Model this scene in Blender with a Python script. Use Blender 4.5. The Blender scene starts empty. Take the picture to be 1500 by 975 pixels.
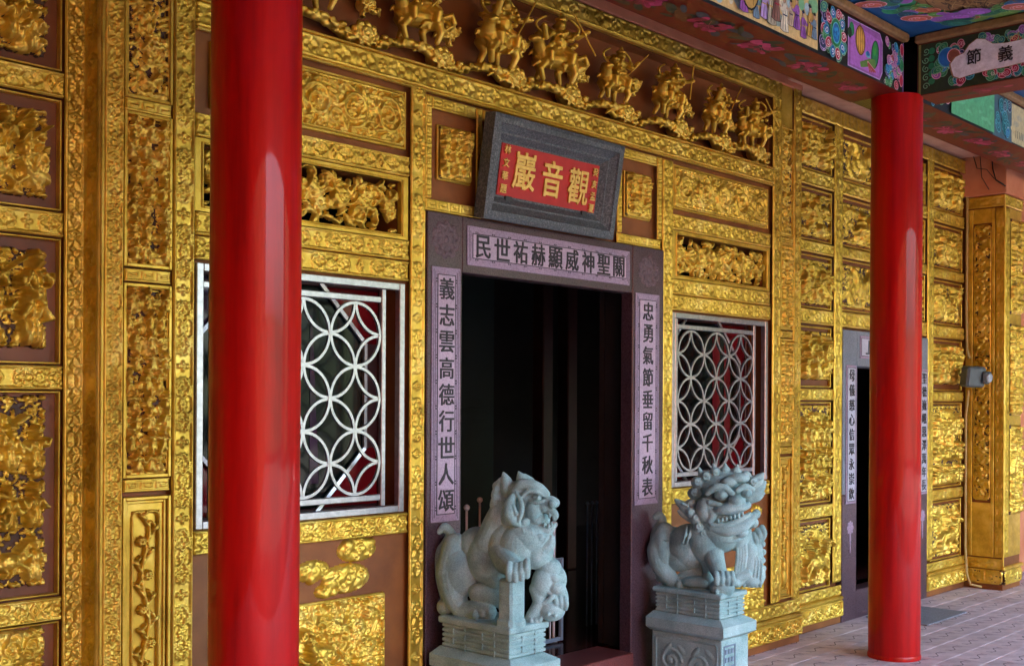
import bpy, bmesh, math, random
import numpy as np
from mathutils import Vector, Matrix
from math import sin, cos, pi, sqrt, atan2, radians

C = bpy.context.scene
COL = C.collection
# ---------------------------------------------------------------- camera, world, sun, exposure
F_PX = 1700.0
TH = math.atan(F_PX / 1568.0)
cam_d = bpy.data.cameras.new("camera")
cam = bpy.data.objects.new("camera", cam_d); COL.objects.link(cam)
cam_d.sensor_width = 36.0
cam_d.lens = 36.0 * F_PX / 1500.0
cam_d.shift_x = 0.0
cam_d.shift_y = (587 - 487.5) / 1500.0
cam_d.clip_start = 0.05; cam_d.clip_end = 3000
fw = Vector((sin(TH), cos(TH), 0)); rt = Vector((cos(TH), -sin(TH), 0)); up = Vector((0, 0, 1))
ROLL = 0.0055
r2 = rt * cos(ROLL) + up * sin(ROLL); u2 = up * cos(ROLL) - rt * sin(ROLL)
m = Matrix((r2, u2, -fw)).transposed().to_4x4()
m.translation = Vector((0, 0, 1.55))
cam.matrix_world = m
C.camera = cam

SUN_EL, SUN_AZ = radians(48), radians(35)      # azimuth clockwise from +Y
world = bpy.data.worlds.new("World"); C.world = world; world.use_nodes = True
wn = world.node_tree.nodes; wl = world.node_tree.links
wn.clear()
wo = wn.new("ShaderNodeOutputWorld"); bg = wn.new("ShaderNodeBackground"); sky = wn.new("ShaderNodeTexSky")
sky.sky_type = 'NISHITA'; sky.sun_disc = False; sky.sun_elevation = SUN_EL; sky.sun_rotation = SUN_AZ
sky.air_density = 1.0; sky.dust_density = 8.0; sky.ozone_density = 0.0
bg.inputs[1].default_value = 0.15
wl.new(sky.outputs[0], bg.inputs[0]); wl.new(bg.outputs[0], wo.inputs[0])
sd = bpy.data.lights.new("sun", 'SUN'); sd.energy = 2.0; sd.angle = radians(0.5); sd.color = (1.0, .95, .86)
so = bpy.data.objects.new("sun", sd); COL.objects.link(so)
sdir = Vector((sin(SUN_AZ) * cos(SUN_EL), cos(SUN_AZ) * cos(SUN_EL), sin(SUN_EL)))
so.rotation_euler = sdir.to_track_quat('Z', 'Y').to_euler()
so.location = sdir * 30
C.view_settings.view_transform = 'Standard'; C.view_settings.look = 'None'
C.view_settings.exposure = 4.8; C.view_settings.gamma = 1.0; C.view_settings.use_curve_mapping = False

# ---------------------------------------------------------------- materials
MATS = {}
def nodes_mat(name):
    m = bpy.data.materials.new(name); m.use_nodes = True
    nt = m.node_tree; b = nt.nodes["Principled BSDF"]
    MATS[name] = m
    return m, nt, b
def noise(nt, scale, detail=4, rough=.55, coord='Object', sc=(1, 1, 1)):
    tc = nt.nodes.new("ShaderNodeTexCoord"); mp = nt.nodes.new("ShaderNodeMapping")
    mp.inputs['Scale'].default_value = sc
    n = nt.nodes.new("ShaderNodeTexNoise"); n.inputs['Scale'].default_value = scale
    n.inputs['Detail'].default_value = detail; n.inputs['Roughness'].default_value = rough
    nt.links.new(tc.outputs[coord], mp.inputs[0]); nt.links.new(mp.outputs[0], n.inputs['Vector'])
    return n.outputs['Fac']
def ramp(nt, fac, stops):
    r = nt.nodes.new("ShaderNodeValToRGB")
    el = r.color_ramp.elements
    while len(el) < len(stops): el.new(.5)
    for e, (p, c) in zip(el, stops):
        e.position = p; e.color = (*c, 1) if len(c) == 3 else c
    nt.links.new(fac, r.inputs[0]); return r.outputs[0]
def bump(nt, b, h, strength, dist, prev=None):
    bn = nt.nodes.new("ShaderNodeBump"); bn.inputs['Strength'].default_value = strength
    bn.inputs['Distance'].default_value = dist
    nt.links.new(h, bn.inputs['Height'])
    if prev: nt.links.new(prev, bn.inputs['Normal'])
    nt.links.new(bn.outputs[0], b.inputs['Normal']); return bn.outputs[0]
def rmap(nt, fac, a, b_):
    r = nt.nodes.new("ShaderNodeMapRange"); r.inputs[3].default_value = a; r.inputs[4].default_value = b_
    nt.links.new(fac, r.inputs[0]); return r.outputs[0]
def simple(name, c1, c2=None, scale=20, rough=.6, metal=0, bmp=0, bscale=60, lo=.35, hi=.65, coat=0, rvar=.08, spec=.5, sc=(1, 1, 1)):
    m, nt, b = nodes_mat(name)
    n = noise(nt, scale, 5, .6, sc=sc)
    nt.links.new(ramp(nt, n, [(lo, c1), (hi, c2 or c1)]), b.inputs['Base Color'])
    n2 = noise(nt, scale * .37, 3)
    nt.links.new(rmap(nt, n2, max(0.02, rough - rvar), min(1, rough + rvar)), b.inputs['Roughness'])
    b.inputs['Metallic'].default_value = metal
    b.inputs['Specular IOR Level'].default_value = spec
    if coat: b.inputs['Coat Weight'].default_value = coat; b.inputs['Coat Roughness'].default_value = .08
    if bmp: bump(nt, b, noise(nt, bscale, 4, sc=sc), bmp, .004)
    return m
def gold(name, c1, c2, c3, rough, bs=.35):
    m, nt, b = nodes_mat(name)
    n = noise(nt, 6, 6, .65)
    mx = nt.nodes.new("ShaderNodeMixRGB"); mx.blend_type = 'MULTIPLY'; mx.inputs[0].default_value = 1
    nt.links.new(ramp(nt, n, [(.3, c1), (.5, c2), (.72, c3)]), mx.inputs[1])
    nt.links.new(ramp(nt, noise(nt, 2.2, 7, .7), [(.36, (.78, .72, .62)), (.5, (.97, .96, .94)), (.62, (1.06, 1.06, 1.06))]), mx.inputs[2])
    nt.links.new(mx.outputs[0], b.inputs['Base Color'])
    b.inputs['Metallic'].default_value = .72
    nt.links.new(rmap(nt, noise(nt, 25, 4), rough - .1, rough + .14), b.inputs['Roughness'])
    p = bump(nt, b, noise(nt, 60, 4, .5), bs * .22, .003)
    bump(nt, b, noise(nt, 300, 3, .6), bs * .5, .0010, p)
    return m
G = gold("gold_paint", (.42, .26, .028), (.72, .475, .060), (.88, .65, .15), .41)
GP = gold("gold_paint_plain", (.46, .28, .030), (.72, .475, .060), (.88, .64, .14), .43, .18)
BROWN = simple("brown_paint", (.16, .046, .006), (.27, .088, .013), 3.5, .6, bmp=.3, bscale=25, rvar=.14)
BROWNP = simple("plum_brown_paint", (.12, .030, .006), (.20, .056, .012), 3.5, .45, bmp=.25, bscale=20, rvar=.15)
RGND = simple("darkened_ground_paint", (.040, .014, .006), (.070, .026, .010), 20, .6)  # brown ground paint, darkened to deepen the shade in gaps between figures
RBROWN = simple("red_brown_paint", (.14, .036, .004), (.22, .064, .008), 3, .55, bmp=.3, bscale=25, rvar=.14)
SALMON = simple("salmon_plaster", (.52, .17, .075), (.64, .25, .12), 4, .8, bmp=.25, bscale=30)
SALMONL = simple("pale_salmon_plaster", (.55, .30, .20), (.68, .40, .28), 5, .8, bmp=.25, bscale=30)
def red_mat():
    m, nt, b = nodes_mat("red_lacquer")
    n = noise(nt, 14, 5, .6, sc=(1, 1, .06))
    nt.links.new(ramp(nt, n, [(.32, (.27, .0015, .0010)), (.5, (.42, .0022, .0014)), (.68, (.50, .004, .0025))]), b.inputs['Base Color'])
    nt.links.new(rmap(nt, noise(nt, 30, 4, sc=(1, 1, .2)), .30, .5), b.inputs['Roughness'])
    b.inputs['Coat Weight'].default_value = .30; b.inputs['Coat Roughness'].default_value = .035; b.inputs['Specular IOR Level'].default_value = .12
    p = bump(nt, b, noise(nt, 11, 4, sc=(1, 1, .22)), .38, .012)
    bump(nt, b, noise(nt, 90, 5, .6, sc=(1, 1, .12)), .22, .002, p)
    return m
RED = red_mat()
def granite(name, c1, c2, c3, rough=.45, sc=160):
    m, nt, b = nodes_mat(name)
    n = noise(nt, sc, 3, .8); n2 = noise(nt, 3, 5, .6)
    a = ramp(nt, n, [(.36, c1), (.5, c2), (.66, c3)])
    mx = nt.nodes.new("ShaderNodeMixRGB"); mx.blend_type = 'MULTIPLY'; mx.inputs[0].default_value = 1
    nt.links.new(a, mx.inputs[1]); nt.links.new(ramp(nt, n2, [(.3, (.72, .72, .74)), (.7, (1.1, 1.08, 1.08))]), mx.inputs[2])
    nt.links.new(mx.outputs[0], b.inputs['Base Color'])
    nt.links.new(rmap(nt, n, rough - .08, rough + .12), b.inputs['Roughness'])
    bump(nt, b, n, .18, .001)
    return m
GREYG = granite("dark_grey_granite", (.030, .042, .046), (.075, .092, .098), (.19, .21, .215), .55, 110)
PLUMG = granite("plum_granite", (.045, .022, .028), (.075, .040, .050), (.12, .072, .085), .28, 150)
LILAC = granite("lilac_stone", (.26, .18, .25), (.34, .25, .34), (.44, .34, .43), .6, 140)
LILACL = granite("pale_lilac_stone", (.40, .30, .39), (.50, .39, .48), (.58, .47, .55), .65, 120)
INK = simple("ink_black", (.018, .015, .018), (.03, .026, .03), 30, .6)
GREYS = granite("blue_grey_stone", (.14, .16, .18), (.20, .22, .25), (.28, .30, .33), .6, 110)
PALES = granite("pale_grey_stone", (.38, .38, .44), (.48, .48, .55), (.56, .56, .62), .6, 110)
def lion_mat():
    m, nt, b = nodes_mat("carved_green_stone")
    a = ramp(nt, noise(nt, 5, 6, .6), [(.3, (.15, .27, .265)), (.5, (.30, .47, .455)), (.7, (.45, .62, .60))])
    sp = ramp(nt, noise(nt, 260, 2, .7), [(.38, (.72, .72, .72)), (.55, (1, 1, 1)), (.7, (1.15, 1.15, 1.15))])
    mx = nt.nodes.new("ShaderNodeMixRGB"); mx.blend_type = 'MULTIPLY'; mx.inputs[0].default_value = 1
    nt.links.new(a, mx.inputs[1]); nt.links.new(sp, mx.inputs[2]); nt.links.new(mx.outputs[0], b.inputs['Base Color'])
    b.inputs['Roughness'].default_value = .78
    p = bump(nt, b, noise(nt, 30, 6, .65), .5, .006)
    bump(nt, b, noise(nt, 240, 3), .25, .001, p)
    return m
LION = lion_mat()
STEEL = simple("brushed_steel", (.40, .40, .41), (.54, .54, .55), 40, .34, metal=.9, bmp=.1, bscale=90, rvar=.08)
CHROME = simple("polished_steel", (.8, .8, .8), (.86, .86, .86), 10, .25, metal=.15, rvar=.04)
DARKST = simple("blue_grey_painted_steel", (.14, .20, .26), (.20, .28, .35), 20, .4)
BLACKM = simple("black_iron", (.012, .012, .012), (.02, .02, .02), 20, .5)
def glass(name, col, rough=.16, spec=.4):
    m, nt, b = nodes_mat(name)
    n = noise(nt, 3, 3)
    nt.links.new(ramp(nt, n, [(.35, tuple(c * .6 for c in col)), (.65, col)]), b.inputs['Base Color'])
    b.inputs['Roughness'].default_value = rough; b.inputs['Specular IOR Level'].default_value = spec
    return m
TEAL = glass("dark_teal_glass", (.0012, .006, .006))
PURP = glass("purple_glass", (.05, .018, .05))
REDG = glass("red_glass", (.17, .004, .008))
BLKG = glass("black_glass", (.0015, .002, .0022))
WINRED = simple("oxblood_paint", (.030, .003, .003), (.045, .005, .005), 15, .4)
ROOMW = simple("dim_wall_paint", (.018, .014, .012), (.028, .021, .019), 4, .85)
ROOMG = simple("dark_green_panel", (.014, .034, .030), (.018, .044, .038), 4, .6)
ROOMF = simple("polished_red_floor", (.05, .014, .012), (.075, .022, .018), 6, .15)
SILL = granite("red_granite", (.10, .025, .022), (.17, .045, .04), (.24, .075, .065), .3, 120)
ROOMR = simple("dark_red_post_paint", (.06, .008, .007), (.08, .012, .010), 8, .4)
SOFR = simple("red_soffit_paint", (.13, .008, .004), (.18, .015, .006), 6, .5, bmp=.1)
CEILB = simple("blue_ceiling_paint", (.008, .08, .24), (.016, .13, .34), 5, .55)
CORN = simple("ochre_moulding_paint", (.20, .105, .035), (.30, .17, .06), 20, .6)
def tile_mat():
    m, nt, b = nodes_mat("pink_grey_paver")
    n = noise(nt, 8, 6, .65)
    oi = nt.nodes.new("ShaderNodeObjectInfo")
    a = ramp(nt, n, [(.3, (.38, .29, .29)), (.5, (.52, .415, .415)), (.7, (.64, .53, .52))])
    hs = nt.nodes.new("ShaderNodeHueSaturation"); nt.links.new(a, hs.inputs['Color'])
    nt.links.new(rmap(nt, oi.outputs['Random'], .86, 1.12), hs.inputs['Value'])
    nt.links.new(hs.outputs[0], b.inputs['Base Color'])
    b.inputs['Roughness'].default_value = .62
    p = bump(nt, b, noise(nt, 30, 5, .6), .4, .004)
    return m
TILE = tile_mat()
GROUT = simple("pale_grout", (.30, .22, .23), (.42, .33, .34), 20, .9)
GROOVE = simple("dirty_groove", (.14, .10, .105), (.20, .16, .16), 20, .9)
CONC = simple("courtyard_asphalt", (.040, .040, .038), (.065, .063, .06), 1.5, .9, bmp=.2, bscale=10)
def paint_mat():
    m, nt, b = nodes_mat("painted_decoration")
    at = nt.nodes.new("ShaderNodeAttribute"); at.attribute_name = "Col"
    mx = nt.nodes.new("ShaderNodeMixRGB"); mx.blend_type = 'MULTIPLY'; mx.inputs[0].default_value = 1
    nt.links.new(at.outputs['Color'], mx.inputs[1])
    nt.links.new(ramp(nt, noise(nt, 30, 5, .7), [(.3, (.95, .95, .95)), (.7, (1.5, 1.5, 1.5))]), mx.inputs[2])
    nt.links.new(mx.outputs[0], b.inputs['Base Color']); b.inputs['Roughness'].default_value = .5
    bump(nt, b, noise(nt, 60, 3), .2, .002)
    return m
PAINT = paint_mat()
GILT = simple("gilt_lettering", (.62, .36, .08), (.75, .48, .14), 40, .35, metal=.5)
REDP = simple("red_board_paint", (.40, .006, .004), (.50, .012, .007), 10, .55)
PLAST = simple("grey_lamp_housing", (.06, .075, .075), (.10, .12, .12), 15, .45)
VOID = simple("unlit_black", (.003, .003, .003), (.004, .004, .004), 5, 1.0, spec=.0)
LENS = glass("lamp_lens", (.35, .40, .42), .1)
CABLE = simple("yellowed_conduit", (.45, .30, .09), (.55, .38, .13), 20, .5)

# ---------------------------------------------------------------- object helpers
ORG = {}
def reg(o, org): ORG[o.name] = Vector(org)
def thing(name, label, cat, loc, group=None, kind=None):
    o = bpy.data.objects.new(name, None); COL.objects.link(o); o.location = loc
    o.empty_display_size = .1
    o['label'] = label; o['category'] = cat
    if group: o['group'] = group
    reg(o, loc); return o
def link(name, me, mat, parent=None, loc=None, label=None):
    """mesh in world coordinates (loc None) or local to loc"""
    o = bpy.data.objects.new(name, me); COL.objects.link(o)
    if mat is not None and not me.materials:
        for mm in (mat if isinstance(mat, (list, tuple)) else [mat]): me.materials.append(mm)
    org = ORG[parent.name] if parent else Vector((0, 0, 0))
    if parent: o.parent = parent
    if loc is None:
        me.transform(Matrix.Translation(-org)); reg(o, org)
    else:
        o.location = Vector(loc) - org; reg(o, Vector(loc))
    if label: o['label'] = label
    return o
def setting(o): o['kind'] = 'structure'; return o

class MB:
    def __init__(s): s.v = []; s.f = []; s.mi = []; s.cur = 0; s.sm = []
    def add(s, vs, fs, smooth=False):
        b = len(s.v); s.v += [tuple(p) for p in vs]
        for f in fs: s.f.append([b + i for i in f]); s.mi.append(s.cur); s.sm.append(smooth)
    def box(s, x0, x1, y0, y1, z0, z1, bev=0.0, M=None):
        X0, X1 = min(x0, x1), max(x0, x1); Y0, Y1 = min(y0, y1), max(y0, y1); Z0, Z1 = min(z0, z1), max(z0, z1)
        b = min(bev, (X1 - X0) * .45, (Y1 - Y0) * .45, (Z1 - Z0) * .45)
        vs = []; fs = []
        if b <= 0:
            vs = [(x, y, z) for x in (X0, X1) for y in (Y0, Y1) for z in (Z0, Z1)]
            fs = [(0, 1, 3, 2), (4, 6, 7, 5), (0, 4, 5, 1), (2, 3, 7, 6), (0, 2, 6, 4), (1, 5, 7, 3)]
        else:
            c = [(X0 + X1) / 2, (Y0 + Y1) / 2, (Z0 + Z1) / 2]; h = [(X1 - X0) / 2, (Y1 - Y0) / 2, (Z1 - Z0) / 2]
            idx = {}
            for sx in (-1, 1):
                for sy in (-1, 1):
                    for sz in (-1, 1):
                        for ax in range(3):
                            sg = (sx, sy, sz)
                            p = [c[k] + sg[k] * (h[k] - (0 if k == ax else b)) for k in range(3)]
                            idx[(sx, sy, sz, ax)] = len(vs); vs.append(p)
            def q(l):
                fs.append(tuple(idx[k] for k in l))
            for sg in (-1, 1):
                q([(sg, -1, -1, 0), (sg, 1, -1, 0), (sg, 1, 1, 0), (sg, -1, 1, 0)])
                q([(-1, sg, -1, 1), (1, sg, -1, 1), (1, sg, 1, 1), (-1, sg, 1, 1)])
                q([(-1, -1, sg, 2), (1, -1, sg, 2), (1, 1, sg, 2), (-1, 1, sg, 2)])
            for a in (-1, 1):
                for b2 in (-1, 1):
                    q([(a, b2, -1, 0), (a, b2, 1, 0), (a, b2, 1, 1), (a, b2, -1, 1)])
                    q([(a, -1, b2, 0), (a, 1, b2, 0), (a, 1, b2, 2), (a, -1, b2, 2)])
                    q([(-1, a, b2, 1), (1, a, b2, 1), (1, a, b2, 2), (-1, a, b2, 2)])
                    for c2 in (-1, 1): q([(a, b2, c2, 0), (a, b2, c2, 1), (a, b2, c2, 2)])
        if M is not None: vs = [tuple(M @ Vector(p)) for p in vs]
        s.add(vs, fs)
    def tube(s, pts, r, n=8, caps=True, smooth=True):
        pts = [Vector(p) for p in pts]; rr = r if isinstance(r, (list, tuple)) else [r] * len(pts)
        vs = []; fs = []
        t0 = (pts[1] - pts[0]).normalized(); a = t0.orthogonal().normalized()
        for i, p in enumerate(pts):
            t = (pts[min(i + 1, len(pts) - 1)] - pts[max(i - 1, 0)]).normalized()
            a = (a - t * a.dot(t)).normalized(); b = t.cross(a)
            for k in range(n):
                an = 2 * pi * k / n; vs.append(p + (a * cos(an) + b * sin(an)) * rr[i])
        for i in range(len(pts) - 1):
            for k in range(n):
                fs.append((i * n + k, i * n + (k + 1) % n, (i + 1) * n + (k + 1) % n, (i + 1) * n + k))
        if caps:
            fs.append(tuple(range(n - 1, -1, -1))); fs.append(tuple((len(pts) - 1) * n + k for k in range(n)))
        s.add(vs, fs, smooth)
    def lathe(s, cx, cy, prof, n=32, smooth=True):
        vs = [(cx + r * cos(2 * pi * k / n), cy + r * sin(2 * pi * k / n), z) for r, z in prof for k in range(n)]
        fs = [(i * n + k, i * n + (k + 1) % n, (i + 1) * n + (k + 1) % n, (i + 1) * n + k) for i in range(len(prof) - 1) for k in range(n)]
        s.add(vs, fs, smooth)
    def ell(s, c, r, rot=None, n=12):
        """ellipsoid, r = (rx,ry,rz), rot = Matrix 3x3 or None"""
        vs = []; fs = []; m_ = n // 2 + 1
        for i in range(m_ + 1):
            ph = pi * i / m_
            for k in range(n):
                th = 2 * pi * k / n
                p = Vector((r[0] * sin(ph) * cos(th), r[1] * sin(ph) * sin(th), r[2] * cos(ph)))
                if rot is not None: p = rot @ p
                vs.append(p + Vector(c))
        for i in range(m_):
            for k in range(n):
                fs.append((i * n + k, (i + 1) * n + k, (i + 1) * n + (k + 1) % n, i * n + (k + 1) % n))
        s.add(vs, fs, True)
    def mesh(s, name='m', fix=True):
        me = bpy.data.meshes.new(name); me.from_pydata(s.v, [], s.f)
        me.polygons.foreach_set('material_index', s.mi); me.polygons.foreach_set('use_smooth', s.sm)
        if fix:
            bm = bmesh.new(); bm.from_mesh(me)
            if any(s.sm): bmesh.ops.remove_doubles(bm, verts=bm.verts, dist=1e-5)
            bmesh.ops.recalc_face_normals(bm, faces=bm.faces); bm.to_mesh(me); bm.free()
        me.update(); return me
    def build(s, name, mat, parent=None, label=None): return link(name, s.mesh(name), mat, parent, None, label)
def bx(name, mat, parent, x0, x1, y0, y1, z0, z1, bev=.003, label=None):
    b = MB(); b.box(x0, x1, y0, y1, z0, z1, bev); return b.build(name, mat, parent, label)

# ---------------------------------------------------------------- relief height fields
class HF:
    def __init__(s, w, h, res):
        s.w, s.h = w, h
        s.nx = max(4, int(round(w / res)) + 1); s.nz = max(4, int(round(h / res)) + 1)
        s.rx = w / (s.nx - 1); s.rz = h / (s.nz - 1)
        s.x = np.linspace(0, w, s.nx); s.z = np.linspace(0, h, s.nz)
        s.H = np.zeros((s.nz, s.nx)); s.off = 0.0
    def win(s, cx, cz, R):
        i0 = max(0, int((cx - R) / s.rx)); i1 = min(s.nx, int((cx + R) / s.rx) + 2)
        j0 = max(0, int((cz - R) / s.rz)); j1 = min(s.nz, int((cz + R) / s.rz) + 2)
        return i0, i1, j0, j1
    def dome(s, cx, cz, rx, rz, a, ang=0, b=0.0, pw=.5, vein=0, ribs=0, cut=0):
        R = max(rx, rz); i0, i1, j0, j1 = s.win(cx, cz, R)
        if i1 <= i0 or j1 <= j0: return
        dx = s.x[None, i0:i1] - cx; dz = s.z[j0:j1, None] - cz
        c, sn = cos(ang), sin(ang)
        u = (dx * c + dz * sn) / rx; v = (-dx * sn + dz * c) / rz
        q = 1 - u * u - v * v
        h = b + a * np.power(np.maximum(q, 0), pw)
        if vein: h = h - vein * np.exp(-(v * rz / (.18 * rz)) ** 2)
        if ribs: h = h - a * .38 * (.5 + .5 * np.cos(u * ribs * pi))
        if cut: h = h - cut * (.5 + .5 * np.cos(np.arctan2(v, u) * 6))
        h = np.where(q > 0, h, -1)
        np.maximum(s.H[j0:j1, i0:i1], h, out=s.H[j0:j1, i0:i1])
    def path(s, pts, r0, r1, a, b=0.0, pw=.5):
        n = len(pts); acc = 0
        for i in range(n - 1):
            x0, z0 = pts[i]; x1, z1 = pts[i + 1]
            L = math.hypot(x1 - x0, z1 - z0); t = i / (n - 1)
            r = r0 + (r1 - r0) * t; k = max(1, int(L / max(r * .7, s.rx * .7)))
            for j in range(k):
                f = (i + j / k) / (n - 1); r = r0 + (r1 - r0) * f
                s.dome(x0 + (x1 - x0) * j / k, z0 + (z1 - z0) * j / k, r, r, a * (.5 + .5 * r / max(r0, r1)), 0, b, pw)
    def spiral(s, cx, cz, R, a0, turns, hand, r, a, b=0.0):
        pts = []
        N = int(12 * turns) + 3
        for i in range(N):
            t = i / (N - 1); rr = R * (1 - t * .85); an = a0 + hand * t * turns * 2 * pi
            pts.append((cx + rr * cos(an), cz + rr * sin(an)))
        s.path(pts, r, r * .7, a, b); s.dome(cx, cz, r * 1.5, r * 1.5, a * 1.2, 0, b)
    def rect(s, x0, x1, z0, z1, a):
        i0 = int(np.ceil(x0 / s.rx - 1e-6)); i1 = int(np.floor(x1 / s.rx + 1e-6)) + 1
        j0 = int(np.ceil(z0 / s.rz - 1e-6)); j1 = int(np.floor(z1 / s.rz + 1e-6)) + 1
        i0 = max(0, i0); j0 = max(0, j0)
        np.maximum(s.H[j0:j1, i0:i1], a, out=s.H[j0:j1, i0:i1])
    def flower(s, cx, cz, R, a, n=8, b=0.0, rot=0):
        for k in range(n):
            an = rot + 2 * pi * k / n
            s.dome(cx + cos(an) * R * .58, cz + sin(an) * R * .58, R * .42, R * .24, a * .8, an, b, vein=a * .25)
        s.dome(cx, cz, R * .28, R * .28, a * 1.1, 0, b)
    def rough(s, amp, cells, seed, mask=True):
        rs = np.random.RandomState(seed)
        for c, am in ((cells, amp), (cells * 2.3, amp * .5), (cells * 5, amp * .28)):
            gx = int(s.w * c) + 3; gz = int(s.h * c) + 3
            g = rs.rand(gz, gx)
            fx = s.x * c; fz = s.z * c
            ix = np.minimum(fx.astype(int), gx - 2); iz = np.minimum(fz.astype(int), gz - 2)
            tx = fx - ix; tz = fz - iz; tx = tx * tx * (3 - 2 * tx); tz = tz * tz * (3 - 2 * tz)
            A = g[iz][:, ix]; B = g[iz][:, ix + 1]; Cc = g[iz + 1][:, ix]; D = g[iz + 1][:, ix + 1]
            N = (A * (1 - tx) + B * tx) * (1 - tz)[:, None] + (Cc * (1 - tx) + D * tx) * tz[:, None]
            if mask: s.H = np.where(s.H > 1e-6, s.H + (N - .5) * 2 * am, s.H)
            else: s.H = s.H + (N - .5) * 2 * am
    def emboss(s, seed, dens, r0, r1, amp, thr):
        rs = random.Random(seed)
        for _ in range(int(s.w * s.h * dens)):
            cx, cz = rs.uniform(.01, s.w - .01), rs.uniform(.01, s.h - .01)
            i, j = int(cx / s.rx), int(cz / s.rz)
            if s.H[min(j, s.nz - 1), min(i, s.nx - 1)] < thr: continue
            r = rs.uniform(r0, r1); el = rs.uniform(.3, .7); an = rs.uniform(0, 3.14)
            i0, i1, j0, j1 = s.win(cx, cz, r)
            dx = s.x[None, i0:i1] - cx; dz = s.z[j0:j1, None] - cz
            u = (dx * cos(an) + dz * sin(an)) / r; v = (-dx * sin(an) + dz * cos(an)) / (r * el)
            q = np.maximum(1 - u * u - v * v, 0)
            s.H[j0:j1, i0:i1] += np.where(s.H[j0:j1, i0:i1] > thr * .8, amp * rs.choice([-.9, 1, 1]) * np.sqrt(q), 0)
        X, Z = np.meshgrid(s.x, s.z)
        th = 1.7 * np.sin(X * 23 + seed) + 1.9 * np.sin(Z * 19 + X * 11 + seed * 2)
        st = np.sin(2 * pi * (X * np.cos(th) + Z * np.sin(th)) / max(.012, 3.2 * s.rx))
        s.H = np.where(s.H > thr, s.H + st * amp * .22, s.H)
    def mesh(s, cut=True, depth_scale=1.0, thr=0.0):
        Xg, Zg = np.meshgrid(s.x, s.z)
        H = s.H * depth_scale
        co = np.stack([Xg, -H, Zg], -1).reshape(-1, 3)
        nx, nz = s.nx, s.nz
        idx = np.arange(nx * nz).reshape(nz, nx)
        q = np.stack([idx[:-1, :-1], idx[:-1, 1:], idx[1:, 1:], idx[1:, :-1]], -1).reshape(-1, 4)
        if cut:
            hv = (s.H > 1e-5).reshape(-1)
            q = q[hv[q].any(axis=1)]
            used = np.zeros(nx * nz, bool); used[q.ravel()] = True
            re = np.cumsum(used) - 1; co = co[used]; q = re[q]
        if thr:
            hh = co[:, 1] / -depth_scale; mi = (hh[q].mean(axis=1) < thr).astype(np.int32)
        me = bpy.data.meshes.new('relief')
        me.vertices.add(len(co)); me.vertices.foreach_set('co', co.astype(np.float32).ravel())
        me.loops.add(len(q) * 4); me.loops.foreach_set('vertex_index', q.astype(np.int32).ravel())
        me.polygons.add(len(q)); me.polygons.foreach_set('loop_start', np.arange(len(q), dtype=np.int32) * 4)
        me.polygons.foreach_set('loop_total', np.full(len(q), 4, np.int32))
        me.polygons.foreach_set('use_smooth', np.ones(len(q), bool))
        if thr: me.polygons.foreach_set('material_index', mi)
        me.update(calc_edges=True); return me

def frame_line(h, x0, x1, z0, z1, r, a, rc=.02):
    rc = min(rc, (x1 - x0) / 3, (z1 - z0) / 3)
    pts = []
    for (cx, cz, a0) in ((x1 - rc, z1 - rc, 0), (x0 + rc, z1 - rc, pi / 2), (x0 + rc, z0 + rc, pi), (x1 - rc, z0 + rc, 1.5 * pi)):
        for k in range(5):
            an = a0 + k / 4 * pi / 2; pts.append((cx + rc * cos(an), cz + rc * sin(an)))
    pts.append(pts[0]); h.path(pts, r, r, a)

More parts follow.
